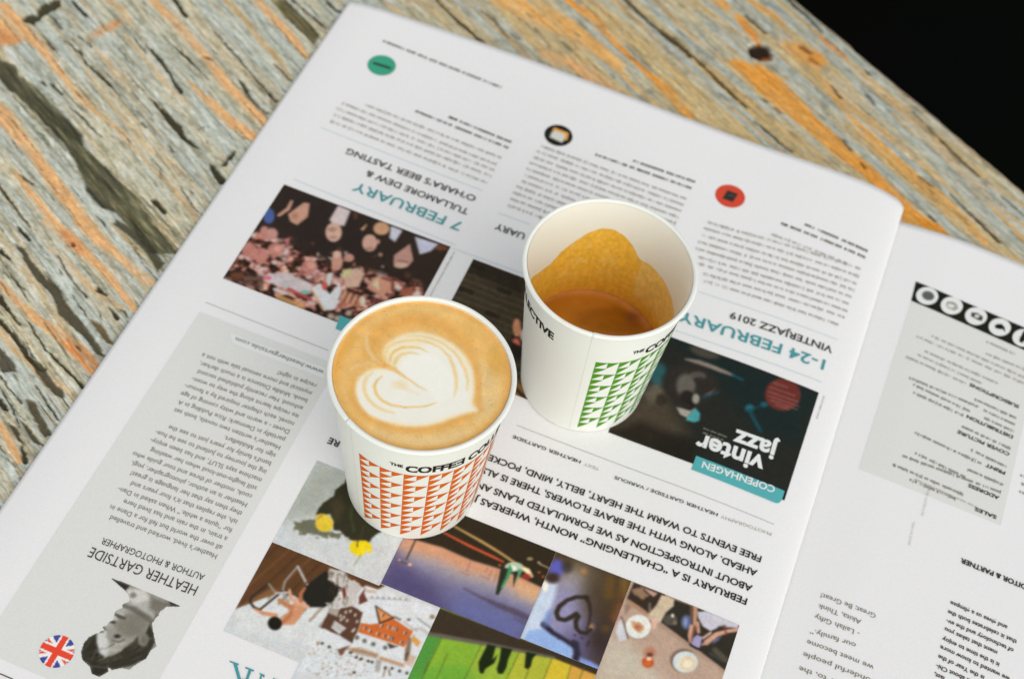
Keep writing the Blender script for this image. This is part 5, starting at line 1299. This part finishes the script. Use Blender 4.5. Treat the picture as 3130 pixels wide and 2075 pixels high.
    for k in range(1150):
        s0 = R.uniform(-720, -160); t0 = R.uniform(30, T_EDGE-6); L = R.expovariate(1/14.0)+3; w = R.uniform(.18, .6)*(1 if R.random() < .85 else 2)
        far = t0 > 380
        a = .02*R.uniform(-1, 1)
        q = [(s0, t0), (s0+L*.5, t0+L*a+R.uniform(-.5, .5)), (s0+L, t0+L*a*2)]
        col = R.choice([(74, 70, 50), (88, 86, 66), (62, 58, 40)]) if not far else R.choice([(104, 104, 90), (120, 104, 70), (92, 88, 70)])
        c.line(q, [w*.3, w, w*.2], col, .3, .85 if not far else .65); H.line(q, [w*.3, w, w*.2], (160, 0, 0), .4, 1)
    c.c *= (1+.17*(fbm(S_/2.2, T_/.9, 77, 2)-.5))[..., None]
    c.c *= (1+.12*(RNG.random(S_.shape)-.5))[..., None]
    h = H.c[..., 0]/255.0
    rot = fbm(S_/16, gw/1.6, 131, 3)-.5; rot2 = fbm(S_/45, gw/4, 133, 2)-.5
    tm = Paint(ws, wt, f, (0, 0, 0))
    for q in BIGROT: tm.poly([R_1(p) for p in q], (255, 0, 0), 1.2)
    tk = (tm.c[..., 0]/255)[..., None]
    c.c = c.c*(1+tk*(.9*rot+.3*rot2)[..., None])+tk*np.clip(rot+.4*rot2-.05, 0, 1)[..., None]*np.array((100, 96, 66.))
    dark = sm(h)
    Z = TABLE_Z-.05 - 1.8*h - .55*(1-streak)-.25*(1-fine)*(1-right*.4)+.3
    col = lin(np.clip(c.c, 0, 255))*1.04
    # ---- the worn far edge of the board
    rows = 26; ang = np.linspace(0, math.pi/2, 12)[1:]
    sr = s[None, :]; wob = 3.0*(fbm(sr/40, sr*0, 91, 3)-.5)+1.1*(noise(sr/6, sr*0, 92)-.5)
    eT = [np.full_like(sr, T_EDGE-4)+4*math.sin(a)+wob*math.sin(a) for a in ang]; eZ = [np.full_like(sr, TABLE_Z-4+4*math.cos(a)) for a in ang]
    for z in np.linspace(-14, -48, 8): eT.append(np.full_like(sr, T_EDGE)+wob); eZ.append(np.full_like(sr, z))
    eT.append(np.full_like(sr, T_EDGE-60)); eZ.append(np.full_like(sr, -48.0))
    eT = np.concatenate(eT); eZ = np.concatenate(eZ); eS = np.repeat(sr, len(eT), 0)
    ec = np.empty(eT.shape+(3,)); e = fbm(eS/50, eZ/2+eT*.3, 95, 3); ec[:] = (150, 132, 104); ec = ec*(.55+.8*e[..., None]); ec = lin(np.clip(ec, 0, 255))
    X, Y = st2xy(np.concatenate([S_, eS]), np.concatenate([T_, eT]))
    me = grid_mesh('table', X, Y, np.concatenate([Z, eZ])/1000, np.concatenate([col, ec]))
    mt = attr_mat('weathered_wood', 0.8, 0.15, 0.10, 60, 0.25, (-GA, (6, 60, 20)), 26)
    o = link('table', me, mt)
    tag(o, 'weathered grey and orange pine board table, cracked, knotted, under the newspaper', 'table')
R_1 = crop(0, 0, 2.148); R_2 = crop(1000, 0, 2.148); R_3 = crop(2030, 0, 2.148); R_4 = crop(0, 680, 2.148)
tabletop()

gm = mottled('dark_floor', (8, 10, 8), 0.95, 0.0, 0.2, 3)
g = bpy.data.objects.new('ground', mesh('ground', [(-15, -15, -.75), (15, -15, -.75), (15, 15, -.75), (-15, 15, -.75)], [(0, 1, 2, 3)]))
COL.objects.link(g); g.data.materials.append(gm); g['kind'] = 'structure'
